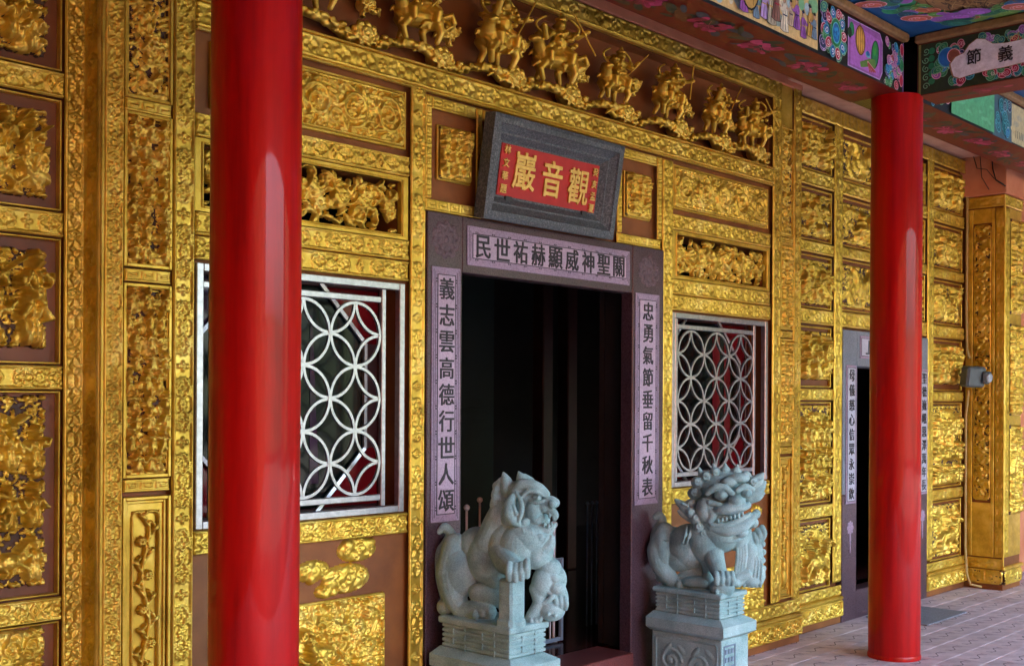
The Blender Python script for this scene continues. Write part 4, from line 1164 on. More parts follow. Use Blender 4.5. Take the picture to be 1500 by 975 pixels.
# ================================================================ RIGHT PANELLED WALL
Y1 = 3.85; Y1B = 3.885
rw = thing('panelled_wall', 'gilded side wall right of the main bay with stacked picture panels, behind the far red pillar', 'wall', (8.3, 3.95, 0))
D2 = (7.602, 9.050, 0, 2.072)
b = MB(); slab_with_holes(b, 6.815, 9.83, 0, 3.62, Y1B, 4.0, [D2]); b.build('wall_body', BROWNP, rw)
ROWS = [(3.130, 3.480, 'figures'), (2.655, 3.010, 'trees'), (2.195, 2.555, 'trees'), (1.655, 2.070, 'figures'), (.860, 1.555, 'tower'), (.270, .750, 'beast')]
BANDS = [(3.022, 3.120), (2.568, 2.645), (2.085, 2.185), (1.567, 1.645), (.762, .848)]
def column(x0, x1, rows, bands, seed, res=.0062, mg=.03):
    for i, (z0, z1, kd) in enumerate(rows):
        mz = mg if i not in (4,) else .02
        bot = .062 if kd in ('figures',) and i == 3 else mz
        relief(rw, x0 + .012, x1 - .012, z0 + bot * .8, z1 - mz, Y1B, kd, seed + i, res, border=False, deep=1.25)
        m = MB(); frame_box(m, x0, x1, z0, z1, Y1 + .012, Y1B, .010, .003); m.build('panel_frame', GP, rw)
    for i, (z0, z1) in enumerate(bands):
        band(rw, x0 - .005, x1 + .005, z0, z1, Y1, res, False, (seed + i) % 3)
column(7.015, 7.478, ROWS, BANDS, 101)
column(9.172, 9.800, ROWS, BANDS, 121, .0095)
for k, (xa, xb) in enumerate(((7.612, 8.275), (8.385, 9.045))):
    column(xa, xb, [(3.130, 3.46, 'vine'), (2.665, 3.010, 'beast'), (2.205, 2.570, 'vine')], [(3.022, 3.120), (2.580, 2.655), (2.085, 2.195)], 141 + 10 * k, .009)
for xa, xb, za, zb in ((6.90, 7.008, .29, 3.60), (7.487, 7.598, .29, 3.60), (9.058, 9.164, .29, 3.60), (8.285, 8.378, 2.085, 3.60)):
    band(rw, xa, xb, za, zb, Y1 - .003, .0085, True, int(xa) % 3)
band(rw, 6.90, 9.825, 3.490, 3.60, Y1 - .006, .010, False, 1)
for (xa, xb) in ((6.83, 7.600), (9.052, 9.828)):
    band(rw, xa, xb, .195, .268, Y1 - .008, .0085, False, 1)
    bx('ledge', GP, rw, xa, xb, Y1 - .032, Y1B, .168, .193, .008)
    bx('foot_back', GP, rw, xa, xb, Y1 - .016, Y1B, .048, .166, .003)
    relief(rw, xa + .004, xb - .004, .052, .164, Y1 - .016, 'curl', 161, .006, border=True, ground=False, rc=.01)
    bx('kick_strip', BROWN, rw, xa, xb, Y1 - .006, Y1B, 0, .046, .003)
bx('plaster_ledge', SALMONL, rw, 6.83, 9.83, 3.56, 3.99, 3.622, 3.70, .006)
bx('plaster_band', SALMON, rw, 6.83, 9.83, 3.80, 4.0, 3.704, 4.1, .004)

d2 = thing('side_doorframe', 'narrow dark side doorway in a blue-grey stone frame, half hidden behind the far red pillar', 'door frame', (8.33, 3.92, 0))
bx('jamb', GREYS, d2, 7.604, 7.822, 3.836, 3.90, .90, 2.068, .004)
bx('jamb', GREYS, d2, 8.832, 9.048, 3.836, 3.90, .90, 2.068, .004)
bx('jamb_base', PLUMG, d2, 7.604, 7.822, 3.836, 3.90, 0, .898, .004)
bx('jamb_base', PLUMG, d2, 8.832, 9.048, 3.836, 3.90, 0, .898, .004)
bx('lintel', GREYS, d2, 7.824, 8.830, 3.838, 4.05, 1.812, 2.068, .004)
bx('sill', PLUMG, d2, 7.824, 8.830, 3.838, 4.05, 0, .205, .004)
couplet(d2, 7.645, 7.800, .832, 1.818, 3.836, '母儀慈心信眾永崇欽', True, .018, .082, m1=LILAC, m2=PALES, simplec=True)
couplet(d2, 8.885, 9.035, .832, 1.818, 3.836, '聖德巍峨恩澤萬年長', True, .018, .082, m1=LILAC, m2=PALES, simplec=True)
couplet(d2, 7.862, 8.790, 1.872, 2.035, 3.838, '上善若水', False, .018, .10, m1=LILAC, m2=PALES, simplec=True)
def lantern_mark(x0, z0):
    h = HF(.13, .30, .005); h.flower(.065, .20, .05, .006, 8); h.path([(.065, .15), (.065, .02)], .006, .004, .006)
    return link('carved_tassel', h.mesh(), LILAC, d2, (x0, 3.8355, z0))
lantern_mark(7.66, .46); lantern_mark(8.89, .46)
b = MB(); b.box(7.90, 8.60, 3.34, 3.80, .002, .012, .004); o = b.build('threshold_mat', GREYS)
o['label'] = 'thin pale grey slab lying on the pavers before the side door, behind the far pillar'; o['category'] = 'door slab'

# ---------------------------------------------------------------- far pier
pr = thing('corner_pier', 'gilded projecting pier at the far right end with a grey floodlight beside it', 'pier', (10.05, 3.7, 0))
b = MB(); b.box(9.845, 10.24, 3.535, 3.99, 0, 3.275); b.build('pier_body', BROWN, pr)
def side(kind_fn, y0, y1, z0, z1, x, **k):
    """relief on a face looking towards -X; spans y1 (far) .. y0 (near)"""
    o = kind_fn(0, y1 - y0, z0, z1, **k); return o
def side_relief(y0, y1, z0, z1, kind, seed, x=9.845, deep=1.0, border=True):
    o = relief(None, 0, y1 - y0, z0, z1, 0, kind, seed, .008, border=border, deep=deep)
    o.parent = pr; o.location = Vector((x, y1, z0)) - ORG[pr.name]; o.rotation_euler.z = -pi / 2; return o
def side_band(y0, y1, z0, z1, vertical, seed, x=9.835):
    o = band(None, 0, y1 - y0, z0, z1, 0, .008, vertical, seed)
    o.parent = pr; o.location = Vector((x, y1, z0)) - ORG[pr.name]; o.rotation_euler.z = -pi / 2; return o
side_relief(3.634, 3.782, .74, 3.05, 'vine', 171)
side_band(3.525, 3.600, .27, 3.18, True, 0)
side_band(3.530, 3.845, 3.19, 3.285, False, 1)
side_band(3.530, 3.845, .17, .26, False, 1)
side_relief(3.530, 3.845, .045, .165, 'curl', 172)
b = MB(); b.box(9.832, 9.846, 3.604, 3.630, .27, 3.18, .003); b.box(9.832, 9.846, 3.786, 3.845, .27, 3.18, .003); b.box(9.834, 9.846, 3.631, 3.785, .27, .72, .003); b.box(9.834, 9.846, 3.631, 3.785, 3.06, 3.18, .003)
b.build('plain_margin', GP, pr)
bx('corner_edge', GP, pr, 9.828, 9.845, 3.518, 3.534, 0.17, 3.285, .004)
band(pr, 9.85, 9.94, .27, 3.18, 3.525, .008, True, 2)
band(pr, 9.85, 10.24, 3.19, 3.285, 3.523, .008, False, 0)
bx('plain_margin', GP, pr, 9.945, 10.238, 3.528, 3.536, .27, 3.185, .002)
for i, (z0, z1) in enumerate(((2.30, 3.10), (1.45, 2.22), (.62, 1.37))): relief(pr, 9.965, 10.22, z0, z1, 3.528, 'figures', 181 + i, .009)
relief(pr, 9.85, 10.24, .045, .165, 3.525, 'curl', 184, .008)
bx('ledge', GP, pr, 9.82, 10.26, 3.505, 3.534, .168, .20, .008)
bx('kick_strip', BROWN, pr, 9.838, 10.24, 3.528, 3.99, 0, .044, .003)
bx('plaster_head', SALMON, pr, 9.80, 10.6, 3.50, 4.0, 3.29, 4.1, .006)
b = MB(); b.box(10.245, 14, 3.80, 4.0, 0, 4.1); o = b.build('end_wall', SALMON)
o['label'] = 'plain salmon wall continuing past the far gilded pier'; o['category'] = 'wall'
# thin wires clipped under the plaster above the pier
b = MB(); b.tube([(9.79, 3.78, 3.66), (9.79, 3.74, 3.52), (9.79, 3.66, 3.50), (9.79, 3.60, 3.42), (9.79, 3.52, 3.36)], .003, 6)
b.tube([(9.79, 3.72, 3.68), (9.79, 3.70, 3.44), (9.79, 3.64, 3.33)], .003, 6); b.tube([(9.79, 3.62, 3.69), (9.79, 3.61, 3.50), (9.78, 3.58, 3.40), (9.78, 3.50, 3.34)], .005, 8)
o = b.build('loose_wires', BLACKM); o['label'] = 'thin dark wires looping over the salmon plaster above the far pier'; o['category'] = 'wires'
# conduit and floodlight
b = MB()
cp = [(9.60, 3.832, 3.42), (9.60, 3.832, 2.6), (9.585, 3.832, 2.1), (9.56, 3.825, 1.98)]
b.tube([(9.815, 3.83, 3.60), (9.815, 3.83, 2.9), (9.812, 3.83, 2.3), (9.80, 3.82, 2.0), (9.78, 3.79, 1.93)], .011, 8)
b.tube([(9.79, 3.80, 1.66), (9.81, 3.83, 1.45), (9.812, 3.83, .8), (9.80, 3.825, .35), (9.77, 3.80, .12), (9.80, 3.78, .03), (9.84, 3.70, .012)], .011, 8)
o = b.build('cable_conduit', CABLE); o['label'] = 'yellowed cable running down the wall corner beside the far pier'; o['category'] = 'cable'
fl = thing('floodlight', 'small grey box floodlight on the wall corner next to the far pier', 'floodlight', (9.72, 3.70, 1.78))
MF = Matrix.Translation((9.60, 3.68, 1.77)) @ Matrix.Scale(.74, 4) @ Matrix.Rotation(radians(-22), 4, 'Z') @ Matrix.Rotation(radians(8), 4, 'X')
def fo(name, mb, mat):
    me = mb.mesh(name); me.transform(MF); return link(name, me, mat, fl)
b = MB(); b.box(-.15, .13, -.055, .075, -.115, .115, .022); b.box(-.10, .08, .075, .10, -.08, .08, .01); fo('housing', b, PLAST)
b = MB(); b.box(.05, .17, -.10, -.055, -.07, .07, .02); fo('lamp_head', b, PLAST)
b = MB(); b.ell((.115, -.105, 0), (.048, .022, .055), n=16); fo('lens', b, LENS)
b = MB(); b.tube([(-.05, .09, 0), (-.05, .16, 0)], .014, 8); fo('mounting_stub', b, BLACKM)

# ================================================================ LEFT PANELLED WALL
lw = thing('panelled_wall', 'gilded side wall at the far left edge, tall carved scenes set in plum-brown recesses', 'wall', (1.2, 3.95, 0))
b = MB(); b.box(-2.6, 1.964, Y1B, 4.0, 0, 4.1); b.build('wall_body', BROWNP, lw)
for k, (xa, xb) in enumerate(((1.22, 1.884), (.45, 1.10))):
    rs = .0034 if k == 0 else .014
    for i, (z0, z1, kd) in enumerate(((2.675, 3.30, 'trees'), (2.195, 2.575, 'figures'), (1.668, 2.098, 'figures'), (.876, 1.575, 'tower'), (.27, .785, 'clouds'))):
        relief(lw, xa + .05, xb - .044, z0 + (.05 if i == 2 else .035), z1 - (.04 if i < 3 else .012), Y1B, kd, 201 + i + 10 * k, rs, border=False, deep=1.5)
        m = MB(); frame_box(m, xa, xb, z0, z1, Y1 + .004, Y1B, .006, .002); m.build('panel_frame', GP, lw)
    for i, (z0, z1) in enumerate(((2.582, 2.668), (2.104, 2.188), (1.580, 1.662), (.790, .870), (.19, .265))):
        band(lw, xa - .004, xb + .004, z0, z1, Y1, rs, False, (i + k) % 3)
band(lw, 1.892, 1.962, .19, 3.7, Y1 - .002, .0042, True, 0)
band(lw, 1.104, 1.212, .19, 3.7, Y1 - .002, .010, True, 1)
# carved return face of the bay corner (faces -X)
o = band(None, 0, .108, .19, 3.7, 0, .005, True, 2); o.parent = wall; o.location = Vector((1.966, 3.848, .19)) - ORG[wall.name]; o.rotation_euler.z = -pi / 2

# ================================================================ RED PILLARS
def pillar(x, y, r, label):
    prof = []
    n = 60
    for i in range(n + 1):
        z = 3.41 * i / n
        prof.append((r * (1 + .004 * sin(z * 3.1 + x) + .003 * sin(z * 7.7)), z))
    b = MB(); b.lathe(x, y, prof, 72); b.lathe(x, y, [(r * 1.035, 0), (r * 1.035, .018), (r * 1.01, .028)], 72)
    o = b.build('red_pillar', RED); o['label'] = label; o['category'] = 'pillar'; o['group'] = 'glossy red veranda pillars'
pillar(2.150, 3.09, .142, 'near glossy red pillar in front of the left lattice window')
pillar(6.810, 3.09, .152, 'far glossy red pillar in front of the narrow side doorway, meeting the painted beams')

# ================================================================ PAINTED BEAMS AND CEILING
BLK = (.006, .008, .01); NAVY = (.008, .03, .10); TEALC = (.01, .13, .17); CYAN = (.10, .42, .50); BLUE = (.015, .13, .38)
PINK = (.52, .10, .20); PINKL = (.70, .38, .45); CRIM = (.32, .012, .05); LILC = (.42, .30, .60); PURC = (.26, .09, .36)
GRN = (.02, .20, .08); GRNL = (.18, .42, .22); OCH = (.48, .30, .08); OCHL = (.62, .46, .20); CRE = (.62, .58, .46); WHT = (.72, .70, .74); DKG = (.01, .04, .02)
def swirl_field(p, x0, x1, z0, z1, rg, n, s, pal=None):
    pal = pal or [(BLUE, CYAN), (CRIM, PINKL), (TEALC, GRNL), (NAVY, LILC), (GRN, GRNL), (PURC, PINKL)]
    for _ in range(n):
        c, o = rg.choice(pal); x = rg.uniform(x0 + s, x1 - s); z = rg.uniform(z0 + s * .9, z1 - s * .9); r = s * rg.uniform(.65, 1.1)
        p.outlined(x, z, r, r * rg.uniform(.6, .95), c, o, rg.uniform(0, 3), w=s * .13)
        p.curl(x, z, r * .62, rg.uniform(0, 6), 1.3, rg.choice([-1, 1]), s * .12, o)
        if rg.random() < .6: p.curl(x + rg.uniform(-1, 1) * s, z + rg.uniform(-1, 1) * s * .5, s * .5, rg.uniform(0, 6), 1.2, 1, s * .1, WHT if rg.random() < .3 else o)
def medallion(p, cx, cz, R):
    for k in range(10):
        an = k * 2 * pi / 10
        p.outlined(cx + cos(an) * R * .85, cz + sin(an) * R * .95, R * .27, R * .2, BLUE if k % 2 else CRIM, CYAN if k % 2 else PINKL, an, R * .04)
        p.curl(cx + cos(an) * R * .85, cz + sin(an) * R * .95, R * .16, an, 1.2, 1, R * .04, WHT)
    p.outlined(cx, cz, R * .52, R * .66, GRN, GRNL, 0, R * .05); p.outlined(cx, cz, R * .34, R * .46, BLUE, CYAN, 0, R * .05)
    for k in range(5): p.ell(cx + cos(k * 1.26) * R * .15, cz + sin(k * 1.26) * R * .2, R * .09, R * .1, (.02, .25, .55))
def villager(p, rg, x, z0, s, c):
    dk = tuple(v * .35 for v in c); lt = tuple(min(1, v * 1.6) for v in c); f = rg.choice([-1, 1]); skin = (.50, .30, .19)
    robe = [(-.20, 0), (-.17, .25), (-.12, .45), (-.15, .60), (-.09, .74), (.09, .74), (.16, .60), (.13, .42), (.20, .22), (.24, .02), (.05, -.03)]
    p.poly([(x + f * a * s * 1.08, z0 + b_ * s * 1.02 - .002) for a, b_ in robe], BLK)
    p.poly([(x + f * a * s, z0 + b_ * s) for a, b_ in robe], c)
    for q in range(4):
        k = -.12 + .08 * q; p.line([(x + f * k * s, z0 + .02 * s), (x + f * (k * .6 + .02) * s, z0 + .3 * s), (x + f * k * .5 * s, z0 + .55 * s)], s * .022, dk if q % 2 else lt)
    p.line([(x + f * .10 * s, z0 + .66 * s), (x + f * .24 * s, z0 + .50 * s), (x + f * .34 * s, z0 + .56 * s)], s * .10, c); p.ell(x + f * .36 * s, z0 + .57 * s, s * .04, s * .035, skin)
    p.line([(x - .12 * s, z0 + .42 * s), (x + .12 * s, z0 + .42 * s)], s * .035, rg.choice([CRIM, NAVY, OCH]))
    p.ell(x + f * .02 * s, z0 + .85 * s, s * .085, s * .105, BLK); p.ell(x + f * .03 * s, z0 + .84 * s, s * .07, s * .09, skin)
    p.ell(x, z0 + .95 * s, s * .10, s * .055, rg.choice([BLK, NAVY, CRIM])); p.ell(x - f * .01 * s, z0 + 1.0 * s, s * .04, s * .04, BLK)
def painted_beam(name, label, xa, xb, full):
    t = thing(name, label, 'beam', ((xa + xb) / 2, 3.17, 3.41))
    b = MB(); b.box(xa, xb, 3.012, 3.345, 3.412, 4.05, .004); b.build('beam_body', SOFR, t)
    bx('cornice', CORN, t, xa, xb, 2.965, 3.011, 3.708, 3.758, .010)
    p = Paint(); rg = random.Random(int(xa * 10) + 7); h = .296
    L = xb - xa
    p.poly([(0, 0), (L, 0), (L, h), (0, h)], BLK)
    def X(x): return x - xa
    if full:
        p.poly([(X(4.0), .018), (X(5.66), .018), (X(5.66), h - .01), (X(4.0), h - .01)], OCHL)
        for k in range(26): p.ell(X(4.05 + k * .062), rg.uniform(.05, .25), rg.uniform(.03, .07), rg.uniform(.02, .05), rg.choice([CRE, OCH, GRNL, (.25, .36, .32), (.35, .5, .55)]), rg.uniform(0, 3))
        for k in range(24):
            c = [CRE, PURC, OCH, LILC, (.20, .10, .08), (.5, .4, .3), PURC, (.15, .25, .35), (.35, .33, .25)][(k * 5) % 9]
            villager(p, rg, X(4.08 + k * .067 + rg.uniform(-.02, .02)), rg.uniform(.015, .09), rg.uniform(.13, .2), c)
        p.ell(X(4.92), .17, .09, .13, BLK); p.ell(X(4.92), .17, .08, .12, OCH); p.line([(X(4.88), .07), (X(4.88), .28)], .006, (.2, .12, .03)); p.line([(X(4.95), .07), (X(4.95), .28)], .006, (.2, .12, .03))
        p.poly([(X(5.655), .0), (X(6.00), .0), (X(6.00), h), (X(5.655), h)], BLK)
        swirl_field(p, X(5.66), X(6.0), 0, h, rg, 44, .036)
        medallion(p, X(5.83), h / 2, .115)
        # purple cartouche with gourd and pumpkin
        p.poly([(X(6.00), .012), (X(6.40), .012), (X(6.435), .06), (X(6.435), .24), (X(6.40), h - .012), (X(6.00), h - .012)], LILC)
        p.poly([(X(6.008), .018), (X(6.397), .018), (X(6.428), .064), (X(6.428), .236), (X(6.397), h - .018), (X(6.008), h - .018)], PURC)
        p.poly([(X(6.03), .03), (X(6.39), .03), (X(6.40), .24), (X(6.04), .262)], (.36, .13, .50))
        p.ell(X(6.045), .225, .030, .04, GRN); p.ell(X(6.02), .20, .025, .03, DKG)
        p.ell(X(6.15), .185, .062, .085, (.10, .05, .02)); p.ell(X(6.15), .185, .055, .078, (.35, .17, .03))
        for k in (-.034, -.012, .012, .034): p.ell(X(6.15) + k, .185, .009, .072 - abs(k) * .5, (.60, .36, .08))
        p.line([(X(6.15), .26), (X(6.14), .285), (X(6.16), .295)], .008, (.08, .06, .02))
        p.ell(X(6.335), .145, .048, .085, DKG, -.2); p.ell(X(6.335), .15, .040, .075, GRN, -.2); p.ell(X(6.33), .175, .022, .04, (.04, .30, .06), -.2)
        p.line([(X(6.34), .09), (X(6.27), .085), (X(6.19), .06), (X(6.15), .05)], lambda q: .05 - .02 * q, (.10, .22, .05))
        p.ell(X(6.245), .125, .03, .018, CYAN); p.ell(X(6.245), .132, .022, .014, BLUE)
        for k in range(4): p.line([(X(6.24), .075), (X(6.27 + k * .022), .03 + k * .004)], .012, (.35, .06, .07)); p.line([(X(6.235), .085), (X(6.262 + k * .022), .04 + k * .004)], .003, PINKL)
        swirl_field(p, X(6.445), X(6.70), 0, h, rg, 48, .028)
        for k in range(3): p.outlined(X(6.66), .06 + k * .09, .022, .034, CRIM if k != 1 else GRN, PINKL if k != 1 else GRNL, 0, .004)
        p.line([(X(6.705), 0), (X(6.705), h)], .012, (.20, .10, .35))
        for k in range(14): 
            c0, c1 = X(2.0 + .14 * k), X(2.12 + .14 * k); swirl_field(p, c0, c1, 0, h, rg, 2, .05)
    else:
        swirl_field(p, X(7.0), X(7.6), 0, h, rg, 20, .05)
        p.poly([(X(7.42), .01), (X(8.16), .01), (X(8.16), h - .01), (X(7.42), h - .01)], (.10, .42, .20))
        for k in range(14): p.ell(X(7.46 + k * .05), rg.uniform(.04, .26), .04, .012, (.14, .50, .26), rg.uniform(-.3, .3))
        p.poly([(X(8.16), 0), (X(8.52), 0), (X(8.52), h), (X(8.16), h)], (.05, .12, .16))
        swirl_field(p, X(8.16), X(8.52), 0, h, rg, 16, .045, [(BLUE, CYAN), (TEALC, CYAN), (NAVY, (.3, .45, .5))])
        p.poly([(X(8.52), .01), (X(9.6), .01), (X(9.6), h - .01), (X(8.52), h - .01)], (.50, .46, .26))
        for k in range(16): p.ell(X(8.55 + k * .06), rg.uniform(.05, .25), .05, .02, rg.choice([(.55, .48, .25), (.40, .40, .28), (.28, .30, .26)]), rg.uniform(-.4, .4))
        for k in range(5): p.line([(X(8.60 + k * .035), .05), (X(8.605 + k * .035), .105)], .009, BLK)
        for k in range(6): villager(p, rg, X(8.84 + k * .13), .03, .2, [(.16, .14, .15), CRE, GRN, (.2, .2, .22), OCH, PURC][k])
        swirl_field(p, X(9.6), X(11.9), 0, h, rg, 30, .06)
    o = link('painted_frieze', p.mesh(), PAINT, t, (xa, 3.0105, 3.412))
    # peonies painted on the underside
    p = Paint(.0003); W = .333
    p.poly([(0, 0), (L, 0), (L, W), (0, W)], (.115, .005, .003))
    x = .25
    while x < L - .2:
        z = W / 2 + rg.uniform(-.03, .03)
        for k in range(16): p.ell(x + rg.uniform(-.25, .25), z + rg.uniform(-.09, .09), rg.uniform(.04, .09), rg.uniform(.012, .03), rg.choice([(.02, .03, .02), (.05, .04, .02), (.03, .04, .06), (.10, .03, .01)]), rg.uniform(-.8, .8))
        for k in range(22): p.ell(x + .10 + rg.uniform(-.11, .11), z + rg.uniform(-.06, .06), rg.uniform(.02, .045), rg.uniform(.012, .025), rg.choice([(.26, .01, .05), (.34, .02, .10), (.16, .006, .03), (.42, .04, .14)]), rg.uniform(-.8, .8))
        for k in range(9): p.line([(x + .10, z), (x + .10 + .1 * cos(k * .7), z + .06 * sin(k * .7))], .002, (.36, .05, .10))
        x += .50
    me = p.mesh(); me.transform(Matrix.Rotation(-pi / 2, 4, 'X') @ Matrix.Diagonal((1, 1, 1, 1)))
    me.transform(Matrix.Diagonal((1, 1, 1, 1)))
    o = link('painted_soffit', me, PAINT, t, (xa, 3.0125, 3.4112))
    # orient so that it faces down
    zc = [v.co.z for v in me.vertices]; yc = [v.co.y for v in me.vertices]
    if max(zc) > .0001:
        me.transform(Matrix.Diagonal((1, 1, -1, 1))); me.flip_normals()
    if min(yc) < -.01: me.transform(Matrix.Diagonal((1, -1, 1, 1))); me.flip_normals()
    return t
painted_beam('painted_beam', 'long veranda beam painted with figures, a floral medallion and a purple gourd panel above the doorway', -2.5, 6.708, True)
painted_beam('painted_beam', 'beam beyond the far red pillar with a green and a blue painted field, partly hidden by the cross beam', 6.965, 12.5, False)
b = MB(); b.box(6.712, 6.962, 3.008, 3.35, 3.415, 3.90, .006); o = b.build('pillar_head', BLKG)
o['label'] = 'dark block on top of the far red pillar where the painted beams meet'; o['category'] = 'pillar head'
# cross beam towards the street
cb = thing('cross_beam', 'painted cross beam with black characters on a white gourd shape, running out from the far pillar', 'beam', (6.9, 2.0, 3.41))
b = MB(); b.box(6.802, 7.075, -1.3, 2.962, 3.402, 4.05, .004); b.build('beam_body', SOFR, cb)
bx('cornice', CORN, cb, 6.756, 6.801, -1.3, 2.962, 3.708, 3.758, .010)
p = Paint(); rg = random.Random(5); L = 3.0; h = .30
p.poly([(0, 0), (L, 0), (L, h), (0, h)], (.02, .035, .012))
p.line([(.012, 0), (.012, h)], .014, (.22, .20, .06))
for k in range(5):
    p.curl(.05, .045 + k * .052, .022, k, 1.3, 1, .005, GRNL); p.ell(.085, .07 + k * .045, .02, .02, GRN)
swirl_field(p, .08, .30, 0, h, rg, 34, .030)
p.outlined(.185, .19, .05, .055, BLUE, CYAN, .4, .006); p.outlined(.225, .19, .035, .04, (.22, .07, .04), PINKL, .4, .005)
swirl_field(p, .20, .9, 0, .085, rg, 40, .026, [(CRIM, PINKL), (TEALC, CYAN), (GRN, GRNL)]); swirl_field(p, .36, .95, .19, h, rg, 40, .028, [(TEALC, GRNL), (PURC, LILC), (CRIM, OCHL)])
def gourd(sc, col):
    pts = []
    ctr = (.46, .15)
    up_ = [(.215, .10), (.205, .145), (.235, .18), (.285, .195), (.315, .235), (.36, .262), (.405, .25), (.45, .215), (.52, .205), (.60, .205), (.68, .215), (.74, .205), (.78, .16)]
    lo = [(.76, .10), (.70, .065), (.62, .075), (.52, .068), (.42, .068), (.33, .062), (.26, .052), (.225, .07)]
    for q in up_ + lo: pts.append((ctr[0] + (q[0] - ctr[0]) * sc, ctr[1] + (q[1] - ctr[1]) * (sc * 1.0)))
    p.poly(pts, col)
gourd(1.035, (.25, .15, .06)); gourd(1.0, (.62, .62, .66))
swirl_field(p, .9, 2.8, 0, h, rg, 50, .05)
o = link('painted_frieze', p.mesh(), PAINT, cb, (6.8005, 2.955, 3.405)); o.rotation_euler.z = -pi / 2
for ch, yy, zz in (('節', 2.955 - .345, 3.565), ('義', 2.955 - .525, 3.548)):
    glyph(cb, ch, 6.779, yy, zz, .092, INK, .022, .001) if False else None
    me = glyph_mesh(ch, .086, .001, .022, 0, .95)
    o = link('character', me, INK, cb, (6.7755, yy, zz)); o.rotation_euler.z = -pi / 2
p = Paint(.0003)
p.poly([(0, 0), (2.95, 0), (2.95, .27), (0, .27)], (.115, .005, .003))
for x in (.3, .85, 1.4, 1.95, 2.5):
    for k in range(8): p.ell(x + rg.uniform(-.2, .2), .13 + rg.uniform(-.07, .07), rg.uniform(.04, .08), rg.uniform(.012, .03), rg.choice([(.02, .03, .02), (.05, .04, .02), (.10, .03, .01)]), rg.uniform(-.8, .8))
    for k in range(14): p.ell(x + .1 + rg.uniform(-.09, .09), .13 + rg.uniform(-.05, .05), rg.uniform(.02, .045), rg.uniform(.012, .025), rg.choice([(.22, .01, .05), (.30, .03, .08), (.16, .006, .03)]), rg.uniform(-.8, .8))
me = p.mesh()
# local x -> -Y, local z -> +X, facing down
arr = np.zeros(len(me.vertices) * 3, np.float32); me.vertices.foreach_get('co', arr); a3 = arr.reshape(-1, 3)
new = np.stack([a3[:, 2], -a3[:, 0], a3[:, 1]], -1); me.vertices.foreach_set('co', new.ravel().astype(np.float32)); me.update()
link('painted_soffit', me, PAINT, cb, (6.803, 2.955, 3.4012))

# ceilings
b = MB(); b.box(-2.5, 6.795, -1.3, 3.005, 3.762, 3.80); o = setting(b.build('veranda_ceiling', CEILB))
p = Paint(.0004); rg = random.Random(11)
def P2(px, py): return (px, py)
# painted cloud-and-lion-skin motif near the beam corner, ceiling looks down: x -> X, z -> Y
cx, cy = 6.15, 2.42
p.ell(cx, cy, .62, .46, (.012, .10, .20)); 
for k in range(18):
    an = k * .35; p.ell(cx + cos(an) * .50, cy + sin(an) * .36, .15, .10, rg.choice([(.02, .22, .10), (.03, .30, .12), (.02, .14, .22), (.16, .32, .08)]), an)
p.ell(cx + .02, cy - .02, .44, .30, (.22, .12, .05)); p.ell(cx - .05, cy, .40, .26, (.28, .16, .06))
for k in range(70):
    p.line([(cx + rg.uniform(-.36, .36), cy + rg.uniform(-.2, .22)) for _ in range(1)] * 1 + [(cx + rg.uniform(-.36, .36), cy + rg.uniform(-.2, .22))], .001, (.1, .05, .02)) if False else p.ell(cx + rg.uniform(-.34, .36), cy + rg.uniform(-.22, .2), rg.uniform(.02, .06), rg.uniform(.004, .012), (.07, .035, .015), rg.uniform(-.5, .5))
for k in range(150):
    an = rg.uniform(0, 6.28); R_ = rg.uniform(.84, 1.25); qx, qy = cx + cos(an) * .46 * R_, cy + sin(an) * .34 * R_
    if qx > 6.74 or qy > 2.93: continue
    c1, c2 = rg.choice([((.02, .16, .08), (.10, .36, .16)), ((.02, .10, .22), (.08, .30, .42)), (PURC, (.30, .20, .46)), ((.34, .09, .04), (.62, .28, .18)), ((.10, .26, .06), (.30, .46, .14)), ((.015, .08, .12), (.05, .24, .26))])
    r = rg.uniform(.022, .052); p.outlined(qx, qy, r * 1.5, r, c1, c2, an + 1.57, .005)
    if k % 2: p.curl(qx, qy, r * .6, rg.uniform(0, 6), 1.2, 1, .005, c2)
for k in range(220):
    qx, qy = cx + rg.gauss(0, .17), cy + rg.gauss(0, .11)
    an = rg.uniform(-.7, .7); L_ = rg.uniform(.03, .08); c1 = rg.choice([(.05, .025, .01), (.34, .21, .08), (.16, .08, .03), (.42, .28, .12)])
    p.line([(qx - cos(an) * L_, qy - sin(an) * L_), (qx, qy + .008), (qx + cos(an) * L_, qy + sin(an) * L_)], rg.uniform(.004, .009), c1)
for (qx, qy, c1, c2) in ((6.42, 2.80, (.36, .09, .05), PINKL), (6.60, 2.30, (.36, .10, .06), PINKL), (6.53, 2.60, PURC, (.22, .12, .35)), (6.50, 2.50, PURC, (.2, .1, .32)), (6.64, 2.66, (.02, .12, .10), (.05, .25, .15)), (6.05, 2.90, (.36, .09, .05), PINKL)):
    p.outlined(qx, qy, .085, .05, c1, c2, -.8, .006); p.outlined(qx + .02, qy, .05, .03, tuple(v * 1.5 for v in c1), c2, -.8, .004); p.curl(qx, qy, .03, 1, 1.3, 1, .006, c2)
me = p.mesh()
arr = np.zeros(len(me.vertices) * 3, np.float32); me.vertices.foreach_get('co', arr); a3 = arr.reshape(-1, 3)
new = np.stack([a3[:, 0], a3[:, 2], a3[:, 1]], -1); me.vertices.foreach_set('co', new.ravel().astype(np.float32)); me.update()
link('ceiling_painting', me, PAINT, o, (0, 0, 3.7612))
b = MB(); b.box(7.08, 13.5, -1.3, 3.005, 3.762, 3.80); setting(b.build('veranda_ceiling', CEILB))
b = MB(); b.box(-2.6, 13.5, 3.347, 3.99, 4.11, 4.20); setting(b.build('inner_ceiling', BROWN))
